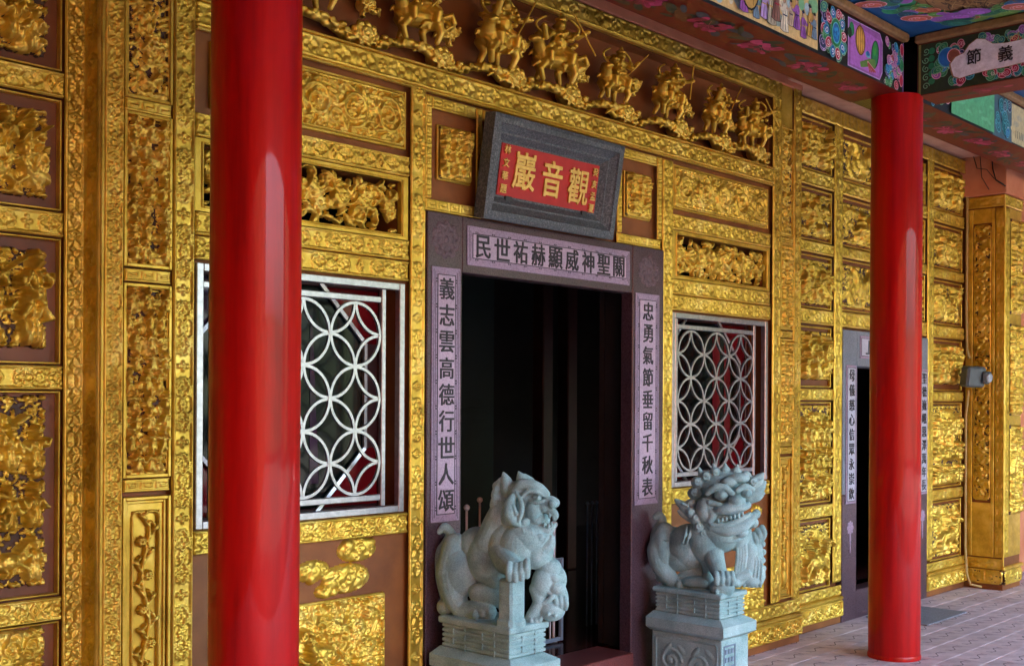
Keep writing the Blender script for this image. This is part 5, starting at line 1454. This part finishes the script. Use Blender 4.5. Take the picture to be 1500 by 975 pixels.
b = MB(); b.box(-2.6, 24, -1.4, 9, 4.22, 5.6); b.box(-2.6, 24, -1.45, -1.3, 3.22, 4.22); setting(b.build('roof_slab', SALMON))
BLOCKER = simple('dark_sky_blocker', (.02, .035, .015), (.04, .06, .025), 3, .9, bmp=.5, bscale=6)
b = MB(); b.box(-60, 60, -24, -22, 0, 3.6, .2); o = b.build('low_sky_blocker', BLOCKER)  # added out of view to cut low sky light off the wall top
o['label'] = 'dark block added across the courtyard, unseen behind the viewer, to cut the low sky'; o['category'] = 'sky blocker'
b = MB(); b.box(-8, -2.62, -22, -5.6, 0, 7, .02); o = b.build('left_sky_blocker', BROWNP); o['label'] = 'plain brown block added on the left, outside the view, to cut the sky'; o['category'] = 'building'  # unseen block added to narrow the pillar highlight from the left
b = MB(); b.box(17, 60, -16, -13, 0, 7.5, .3); o = b.build('right_sky_blocker', BLOCKER); o['label'] = 'dark block added at right across the courtyard, outside the view, to cut the sky'; o['category'] = 'sky blocker'  # added unseen to block sky at right and narrow the pillar highlight
b = MB(); b.box(27, 30, -12, 14, 0, 9, .3); o = b.build('right_sky_blocker', BLOCKER); o['label'] = 'dark block added beyond the right end of the veranda, outside the view, to cut the sky'; o['category'] = 'sky blocker'  # added past the veranda end to darken what the pillars reflect
# side wall closing the veranda far left (reflected darkly in the pillars)
b = MB(); b.box(-2.75, -2.6, -5.5, 4.0, 0, 4.2); o = b.build('veranda_end_wall', BROWNP)
o['label'] = 'plain brown wall closing the left end of the veranda'; o['category'] = 'wall'

# ================================================================ STONE LIONS
FWV = fw.copy(); RTV = rt.copy()
def sculptor(c0, d0, pxm, zslab_px, zslab):
    """returns P(px,py,q): a point measured in the photograph's scale about the statue centre; q = metres away from the viewer"""
    cpx = 750 + F_PX * (c0[0] * cos(TH) - c0[1] * sin(TH)) / d0
    def P(px, py, q=0.0):
        k = (d0 + q) / F_PX
        o = (px - 750) * cos(ROLL) + (py - 587) * sin(ROLL); v = -(px - 750) * sin(ROLL) + (py - 587) * cos(ROLL)
        return Vector((0, 0, 1.55)) + FWV * (d0 + q) + RTV * (o * k) + Vector((0, 0, -v * k))
    return P, d0 / F_PX
RV = Matrix((RTV, FWV, Vector((0, 0, 1)))).transposed()      # columns: screen-right, away, up
def E_(b, P, k, px, py, q, rx, rz, ry=None, tilt=0):
    ry = ry if ry is not None else (rx + rz) / 2
    b.ell(P(px, py, q), (rx * k, ry * k, rz * k), RV @ Matrix.Rotation(radians(tilt), 3, 'Y'), n=36)
def T_(b, P, k, pts, rr):
    q = [P(*p) for p in pts]; rr = [r * k for r in rr]
    # resample smoothly
    out = []; ro = []
    n = len(q)
    for i in range(n - 1):
        p0, p1, p2, p3 = q[max(0, i - 1)], q[i], q[i + 1], q[min(n - 1, i + 2)]
        for j in range(6):
            t = j / 6
            out.append(.5 * ((2 * p1) + (p2 - p0) * t + (2 * p0 - 5 * p1 + 4 * p2 - p3) * t * t + (3 * p1 - p0 - 3 * p2 + p3) * t ** 3)); ro.append(rr[i] + (rr[i + 1] - rr[i]) * t)
    out.append(q[-1]); ro.append(rr[-1])
    b.tube(out, ro, 20); b.ell(out[0], (ro[0],) * 3, n=20); b.ell(out[-1], (ro[-1],) * 3, n=20)
def S_(b, P, k, px, py, q, R, a0, turns, hand, r):
    pts = []
    N = int(10 * turns) + 3
    for i in range(N):
        t = i / (N - 1); rr = R * (1 - .8 * t); a = a0 + hand * t * turns * 2 * pi
        pts.append(P(px + rr * cos(a), py - rr * sin(a), q - .004 * t))
    b.tube(pts, [r * k] * N, 6); b.ell(pts[-1], (r * k * 1.3,) * 3, n=8)

def lion_left(b):
    P, k = sculptor((3.615, 3.44), 4.99, 341, 0, 0)
    e = lambda *a, **kw: E_(b, P, k, *a, **kw); t = lambda pts, rr: T_(b, P, k, pts, rr); s = lambda *a: S_(b, P, k, *a)
    # base plate
    b.box(3.492, 3.742, 3.225, 3.655, .588, .618, .006)
    # trunk
    e(692, 825, .13, 38, 40, 34); e(720, 815, .06, 38, 44, 36); e(750, 800, .0, 38, 44, 38); e(700, 800, .10, 30, 30, 30)
    e(735, 842, .04, 30, 28, 28)
    # haunches, hind legs
    e(674, 838, .07, 27, 38, 22, tilt=-8); t([(668, 800, .10), (662, 840, .09), (668, 878, .07), (684, 900, .03)], [20, 25, 17, 12])
    t([(676, 893, .05), (700, 893, .0), (716, 896, -.02)], [14, 14, 12])
    for i, x in enumerate((692, 702, 712)): e(x + 4, 899 - i * 1.5, -.035, 6, 7, 8)
    t([(700, 868, .02), (730, 874, .0), (752, 878, -.02)], [14, 15, 12]); t([(740, 885, .0), (758, 888, -.02)], [12, 10])
    e(655, 888, .12, 16, 14, 16); s(659, 890, .07, 8, 0, 1.2, 1, 2)
    t([(652, 872, .14), (644, 840, .15), (645, 812, .15), (655, 795, .15), (660, 782, .15), (652, 772, .15), (644, 778, .15)], [8, 8, 9, 9, 8, 7, 5])
    t([(648, 866, .13), (656, 838, .13), (660, 815, .13)], [5, 5, 5])
    # shoulder, chest
    e(762, 800, -.05, 34, 36, 34); e(785, 805, -.06, 26, 28, 28); e(738, 788, .02, 30, 34, 30); e(722, 800, .05, 24, 30, 26)
    e(775, 790, -.05, 38, 30, 34, tilt=12)
    t([(712, 785, .04), (724, 808, -.01), (742, 826, -.05)], [5, 5, 5]); t([(716, 778, .04), (730, 800, -.02), (748, 818, -.06)], [3, 3, 3])
    # neck and mane back
    t([(744, 722, .0), (740, 746, .0), (730, 772, .02), (720, 798, .03)], [18, 22, 25, 27])
    e(756, 752, -.03, 26, 30, 22)
    for i, (x, y) in enumerate(((729, 706), (723, 718), (721, 732), (721, 746))):
        t([(x + 16, y + 2, -.035), (x + 6, y - 2, -.04), (x + 2, y + 8, -.03), (x + 3, y + 16, -.02)], [5, 6, 6, 3])
    # skull slope, brow ridge, two flame-shaped crests
    e(764, 722, -.05, 25, 17, 22, tilt=18); e(782, 728, -.06, 20, 13, 20, tilt=24); e(770, 742, -.05, 22, 22, 19)
    t([(750, 724, -.09), (764, 710, -.10), (782, 712, -.115), (799, 722, -.12)], [5, 9, 9, 6]); t([(776, 708, -.07), (790, 715, -.08), (801, 723, -.09)], [8, 8, 5])
    t([(744, 716, -.05), (741, 703, -.05), (737.5, 692, -.045)], [11, 8.5, 1.8]); t([(729, 712, -.02), (738, 704, -.03)], [8, 7]); t([(768, 712, -.06), (764, 701, -.06), (760, 691, -.055)], [12, 9, 1.8]); t([(776, 706, -.06), (768, 699, -.06)], [8, 6])
    t([(764, 727, -.125), (774, 719, -.135), (786, 720, -.138), (797, 726, -.13)], [2.2, 3.2, 3.2, 2.2])
    e(786, 728, -.12, 7, 4.5, 6); e(788, 729, -.138, 3.2, 2.8, 3)
    t([(778, 735, -.12), (788, 736, -.13), (796, 733, -.125)], [2, 2.4, 2])
    # round cheek, leaf ear with frilled lower edge
    e(781, 746, -.085, 13, 17, 16); e(786, 760, -.075, 12, 10, 14)
    t([(755, 721, -.105), (748, 734, -.118), (746, 748, -.12), (752, 760, -.115), (762, 768, -.105)], [2.5, 8, 10, 9, 4]); t([(756, 721, -.115), (763, 734, -.135), (764, 748, -.138), (760, 762, -.13)], [2.2, 3.6, 4, 3])
    t([(752, 740, -.138), (756, 752, -.140)], [3, 3]); e(769, 764, -.105, 7, 6, 7); e(764, 770, -.10, 6, 5, 6)
    # upper jaw and upturned nose
    e(796, 742, -.08, 13, 9, 15); t([(794, 736, -.10), (806, 733, -.11), (813, 736, -.11)], [7, 7.5, 7]); e(809, 737, -.125, 6.5, 6.5, 5); s(809, 737, -.142, 4.6, 0, 1.2, 1, 1.5)
    t([(800, 747, -.10), (810, 749, -.11), (814, 755, -.11), (812, 761, -.105)], [5, 5.5, 4.5, 2.6])
    t([(788, 752, -.085), (789, 762, -.085), (792, 771, -.085)], [7, 8, 7]); e(798, 761, -.03, 8, 9, 8)
    # lower jaw with teeth
    t([(790, 775, -.09), (802, 777, -.10), (809, 772, -.10), (813, 767, -.10)], [8, 7, 5, 2.2])
    for x, y in ((797, 768), (803, 769), (808, 767), (805, 755), (811, 757)): e(x, y, -.118, 2.2, 4, 2.5)
    # beard curls under the jaw, chest fold
    e(773, 780, -.10, 10, 8, 9); 
    for i in range(4): t([(766 + i * 4, 774, -.125), (768 + i * 4, 781, -.135), (770 + i * 4, 787, -.125)], [1.8, 2.2, 1.4])
    e(794, 787, -.10, 13, 9, 12); s(792, 787, -.132, 7.5, 0, 1.3, -1, 2.4)
    t([(776, 798, -.09), (792, 804, -.11), (805, 798, -.115), (808, 788, -.11)], [9, 9, 8, 5]); t([(766, 803, -.10), (786, 810, -.12), (800, 807, -.12)], [4, 5, 3]); t([(782, 806, -.135), (796, 809, -.135)], [1.8, 1.6])
    t([(752, 822, -.08), (778, 826, -.09), (800, 815, -.10)], [6, 7, 5])
    # near foreleg and paw resting on the post
    t([(736, 806, -.04), (742, 820, -.11), (752, 830, -.18)], [20, 18, 14]); e(758, 836, -.20, 17, 12, 14)
    for i, (x, y) in enumerate(((746, 836), (755, 838), (764, 836), (772, 832))):
        t([(x, y - 10, -.225), (x - .5, y + 1, -.245), (x, y + 11, -.235)], [5, 5.8, 4.4])
    # post with irregular foot
    b.box(3.506, 3.596, 3.232, 3.31, .60, .815, .010); b.box(3.500, 3.604, 3.228, 3.32, .60, .655, .014); b.box(3.503, 3.575, 3.229, 3.30, .70, .76, .012)
    # far foreleg
    t([(790, 815, -.04), (806, 835, -.04), (812, 858, -.04)], [16, 15, 12])
    # cub clambering down
    e(797, 850, -.07, 18, 26, 18, tilt=18); e(815, 846, -.06, 15, 20, 16, tilt=-12); e(805, 832, -.07, 18, 16, 16)
    t([(800, 836, -.09), (812, 846, -.10), (824, 850, -.09)], [5, 7, 4]); e(815, 860, -.09, 12, 10, 12)
    e(822, 838, -.08, 5, 5, 5); t([(793, 846, -.10), (800, 862, -.10), (810, 870, -.10)], [3, 4, 3])
    t([(788, 862, -.07), (790, 882, -.07), (780, 900, -.07), (776, 906, -.07)], [13, 10, 9, 8])
    for x in (782, 789, 795): e(x - 4, 909 - (x - 782) * .2, -.09, 4.2, 5, 6)
    t([(818, 858, -.07), (824, 876, -.06), (820, 890, -.07)], [10, 9, 8])
    e(808, 892, -.06, 20, 17, 20); t([(796, 882, -.09), (806, 876, -.10), (812, 866, -.10)], [4, 4, 3])
    for x in (815, 822, 829): t([(x - 1, 876, -.09), (x, 884, -.10), (x - .5, 891, -.09)], [4, 4.4, 3.2])
    e(803, 899, -.125, 3, 3, 3); e(813, 901, -.12, 3, 3, 3)
    t([(790, 840, -.02), (784, 870, -.01)], [7, 5])

def lion_right(b):
    P, k = sculptor((5.19, 3.43), 6.14, 277, 0, 0)
    e = lambda *a, **kw: E_(b, P, k, *a, **kw); t = lambda pts, rr: T_(b, P, k, pts, rr); s = lambda *a: S_(b, P, k, *a)
    b.box(5.060, 5.320, 3.215, 3.645, .542, .568, .006)
    e(985, 802, .14, 30, 32, 28); e(1010, 800, .06, 32, 34, 30); e(1035, 790, .0, 30, 34, 30); e(1000, 815, .08, 28, 22, 26)
    for i in range(4): t([(1006 + i * 6, 770, -.02), (1004 + i * 6, 782, -.055), (1000 + i * 6, 795, -.05)], [2, 2, 1.6])
    # haunch + hind leg
    e(972, 806, .09, 17, 30, 20, tilt=-6); t([(974, 778, .12), (966, 806, .10), (970, 830, .08), (984, 848, .05), (996, 856, .02)], [14, 19, 15, 11, 8])
    for i, x in enumerate((994, 1001, 1008)): e(x, 853 - i * 1.5 + 2, -.0, 5, 6, 7)
    t([(966, 790, .05), (980, 791, .02)], [1.6, 1.6])
    e(972, 846, .12, 12, 8, 12); s(975, 847, .08, 5, 0, 1.1, 1, 1.6)
    t([(960, 826, .14), (957, 800, .16), (961, 778, .16), (970, 764, .15), (966, 754, .14), (960, 757, .14)], [5, 6, 7, 7, 6, 4]); t([(956, 815, .15), (964, 785, .15)], [4, 4])
    t([(1014, 790, .0), (1024, 806, -.02), (1034, 824, -.03), (1036, 838, -.02)], [7, 8, 8, 6]); e(1014, 790, -.03, 6, 6, 6)
    t([(1000, 845, .04), (1024, 838, .03), (1040, 848, .02)], [8, 10, 8]); e(1022, 852, -.01, 24, 9, 18)
    # chest and neck
    e(1055, 775, -.02, 34, 34, 32); e(1040, 755, .02, 30, 34, 30); e(1078, 780, -.02, 22, 26, 24)
    e(1060, 733, -.03, 33, 32, 25); e(1060, 712, -.03, 34, 24, 24)
    # crown of curls
    for (x, y, r, q) in ((1022, 706, 10, -.03), (1034, 698, 10, -.04), (1017, 722, 10, -.02), (1048, 692, 9, -.04), (1062, 689, 8, -.03), (1078, 691, 8, -.03), (1092, 697, 9, -.04), (1104, 706, 10, -.06), (1012, 738, 9, -.01)):
        e(x, y, q, r, r * .9, r); s(x + 1, y, q - .035, r * .62, 1, 1.2, 1, 1.8)
    for (x, y, a, c_) in ((1028, 694, 1024, 685), (1047, 686, 1045, 680), (1063, 684, 1062, 679), (1080, 688, 1080, 681)): t([(x, y + 4, -.03), (a, c_, -.03)], [6, 2])
    # right ear plume
    t([(1096, 714, -.05), (1108, 704, -.06), (1117, 694, -.06)], [11, 10, 3]); t([(1098, 722, -.05), (1112, 716, -.06), (1120, 706, -.06)], [9, 8, 3]); t([(1098, 730, -.05), (1110, 728, -.06), (1119, 722, -.06)], [8, 6, 2])
    t([(1104, 712, -.10), (1114, 702, -.09)], [2, 1.5])
    # left ear
    t([(1016, 752, -.03), (1004, 743, -.02), (990, 732, -.01)], [11, 9, 2.5]); t([(1016, 746, -.06), (1000, 737, -.05)], [2, 2]); t([(1012, 758, -.03), (1000, 752, -.02), (994, 748, -.02)], [7, 5, 2])
    # brow, eyes
    t([(1036, 722, -.13), (1048, 713, -.15), (1062, 714, -.16), (1072, 722, -.165)], [4, 5.5, 5, 4]); t([(1080, 718, -.165), (1090, 712, -.155), (1102, 716, -.14)], [4, 5, 4])
    e(1056, 724, -.145, 10, 8, 9); e(1057, 725, -.168, 5, 5, 4); e(1093, 722, -.145, 8, 7, 8); e(1094, 723, -.164, 4, 4, 4)
    e(1082, 700, -.11, 16, 8, 12); e(1068, 706, -.12, 12, 8, 10)
    # nose and muzzle
    e(1078, 733, -.165, 11, 9, 12); e(1070, 738, -.17, 5, 5, 6); e(1087, 736, -.17, 5, 5, 6); e(1072, 743, -.14, 28, 9, 20, tilt=-8)
    t([(1038, 742, -.12), (1044, 752, -.13), (1040, 762, -.12)], [6, 7, 5]); t([(1040, 736, -.13), (1056, 741, -.155), (1075, 747, -.165), (1096, 738, -.15)], [5, 5, 4.5, 4])
    for i in range(9): e(1052 + i * 5.2, 750.5 - i * 1.1, -.158 + abs(i - 4) * .003, 2.4, 3.8, 3)
    t([(1044, 768, -.12), (1062, 769, -.14), (1082, 762, -.14), (1098, 752, -.13)], [4.5, 4.5, 4.5, 3])
    for i in range(7): e(1052 + i * 6, 762.5 - i * 1.6, -.150, 2.0, 3.2, 2.4)
    e(1034, 746, -.09, 14, 18, 14)
    # beard and chest ruff
    for (x, y, r) in ((1020, 758, 10), (1024, 771, 9), (1031, 782, 9), (1012, 750, 8)): e(x, y, -.06, r, r, r); s(x, y, -.092, r * .6, 0, 1.2, 1, 1.7)
    t([(1044, 772, -.10), (1066, 776, -.13), (1090, 768, -.13), (1104, 755, -.11)], [8, 9, 9, 6]); e(1086, 779, -.11, 10, 8, 10); e(1102, 765, -.10, 9, 8, 9); e(1108, 752, -.09, 6, 7, 7)
    t([(1040, 788, -.09), (1060, 792, -.11), (1082, 788, -.11), (1098, 776, -.10)], [4, 4, 4, 3]); t([(1050, 770, -.13), (1070, 783, -.14)], [2, 2]); t([(1068, 768, -.14), (1086, 778, -.14)], [2, 2])
    # near foreleg, paw on ball
    t([(1042, 795, -.02), (1046, 815, -.07), (1052, 834, -.12), (1057, 845, -.15)], [17, 15, 12, 10])
    e(1058, 860, -.155, 18, 14, 16); t([(1036, 846, -.03), (1042, 858, -.04)], [8, 9])
    for i, x in enumerate((1050, 1058, 1066, 1073)): t([(x - 1, 839, -.185), (x, 847, -.21), (x, 854, -.205)], [4, 4.6, 3.6])
    e(1050, 866, -.205, 3, 3, 2); e(1064, 865, -.205, 2.6, 2.6, 2)
    # far foreleg, hanging ribbons and cub
    for i, x in enumerate((1080, 1084, 1088, 1092)): t([(x - 8 + i, 785, -.06), (x - 1, 795, -.07), (x, 815, -.07), (x - 3, 838, -.06)], [2.6, 2.6, 2.6, 2])
    t([(1092, 788, -.02), (1098, 810, -.03), (1094, 835, -.03), (1080, 852, -.04)], [11, 12, 10, 8])
    e(1106, 815, .0, 12, 30, 14); e(1108, 840, .0, 13, 20, 14); e(1100, 850, -.02, 16, 10, 14)
    for i in range(5): t([(1094 + i * 5, 800 + i * 5, -.06), (1098 + i * 4.5, 825, -.06), (1090 + i * 6, 858, -.05)], [2, 2, 2])
    for i, (x, y) in enumerate(((1104, 782), (1110, 776), (1116, 772))): t([(x, y, -.03), (x + 3, y + 8, -.04), (x + 1, y + 16, -.03)], [4.5, 5, 4])
    for i in range(5): e(1117 + (i % 2), 796 + i * 12, -.01, 4.5, 5, 5)
    t([(1068, 855, -.04), (1080, 846, -.05), (1094, 840, -.05)], [7, 8, 8]); e(1076, 852, -.07, 8, 6, 8)

def lion_thing(loc, fn, voxel, label):
    t = thing('stone_lion', label, 'stone lion', loc, 'pair of stone guardian lions')
    me = sculpt(fn, voxel, 1, 'body'); link('body', me, LION, t)
    return t
lion_thing((3.615, 3.44, .59), lion_left, .0029, 'stone guardian lion in profile, mouth open, left of the main doorway')
lion_thing((5.19, 3.43, .545), lion_right, .0031, 'curly-maned stone guardian lion facing out with bared teeth, right of the doorway')

def pedestal(x0, x1, y0, y1, zt, label):
    t = thing('lion_pedestal', label, 'pedestal', ((x0 + x1) / 2, (y0 + y1) / 2, 0), 'stone lion pedestals')
    h = .105
    # course block with raised key courses on two faces
    b = MB(); b.box(x0 + .006, x1 - .006, y0 + .006, y1 - .006, zt - h, zt, .003); b.build('course_block', LION, t)
    n = 5; hh = h / n
    for r_ in range(n):
        z0 = zt - h + r_ * hh
        b = MB()
        b.box(x0, x1, y0, y1, z0 + .003, z0 + hh - .004, .003)
        b.build('course', LION, t)
    # little upright joints
    for r_ in range(n):
        z0 = zt - h + r_ * hh
        for k in range(2):
            b = MB()
            yy = y0 + ((k + .5 + (r_ % 2) * .4) / 2.3) * (y1 - y0)
            b.box(x0 - .003, x0 + .004, yy - .004, yy + .004, z0 - .002, z0 + hh + .004, .001); b.build('joint', LION, t)
        xx = x0 + (.35 if r_ % 2 else .7) * (x1 - x0); b = MB(); b.box(xx - .004, xx + .004, y0 - .003, y0 + .004, z0 - .002, z0 + hh + .004, .001); b.build('joint', LION, t)
    # moulded slab
    z1 = zt - h; sx0, sx1, sy0, sy1 = x0 - .045, x1 + .035, y0 - .05, y1 + .03
    b = MB()
    pr_ = [(0.048, z1), (0.0, z1 - .028), (0.0, z1 - .078), (.028, z1 - .098)]
    vs = []
    for e_, z in pr_:
        vs += [(sx0 + e_, sy0 + e_, z), (sx1 - e_, sy0 + e_, z), (sx1 - e_, sy1 - e_ * .3, z), (sx0 + e_, sy1 - e_ * .3, z)]
    fs = [(i * 4 + k, i * 4 + (k + 1) % 4, (i + 1) * 4 + (k + 1) % 4, (i + 1) * 4 + k) for i in range(3) for k in range(4)] + [(0, 1, 2, 3), (15, 14, 13, 12)]
    b.add(vs, fs); b.build('moulded_slab', LION, t)
    z2 = z1 - .100; dx0, dx1, dy0, dy1 = sx0 + .03, sx1 - .03, sy0 + .03, sy1 - .02
    bx('die', LION, t, dx0, dx1, dy0, dy1, .05, z2, .004)
    bx('plinth', LION, t, sx0, sx1, sy0, sy1, 0, .05, .004)
    # swirl relief on the side towards the viewer, glyph plate on the front
    hW = dy1 - dy0 - .04; h_ = HF(hW, z2 - .09, .006); w_, q_ = h_.w, h_.h
    frame_line(h_, .006, w_ - .006, .006, q_ - .006, .004, .005)
    h_.spiral(w_ * .26, q_ * .5, q_ * .28, 0, 1.6, 1, .008, .006); h_.spiral(w_ * .72, q_ * .45, q_ * .26, 3, 1.5, -1, .008, .006)
    for k in range(8): h_.dome(w_ * (.1 + .11 * k), q_ * (.25 + .5 * (k % 2)), .035, .012, .006, k * .8, vein=.002)
    o = link('carved_swirl', h_.mesh(), LION, t, (dx0 - .0005, dy1 - .02, .07)); o.rotation_euler.z = -pi / 2
    m = MB(); frame_box(m, dx0 + .02, dx0 + .13, .12, z2 - .03, dy0 - .004, dy0, .008, .001)
    for i in range(3):
        for j in range(4): m.box(dx0 + .034 + i * .030, dx0 + .054 + i * .030, dy0 - .004, dy0, z2 - .075 - j * .042, z2 - .05 - j * .042, .001)
    m.build('carved_seal', DARKST, t)
    return t
pedestal(3.505, 3.735, 3.240, 3.640, .590, 'stepped stone pedestal under the left, open-mouthed lion')
pedestal(5.072, 5.310, 3.228, 3.630, .543, 'stepped stone pedestal under the right, outward-facing lion')
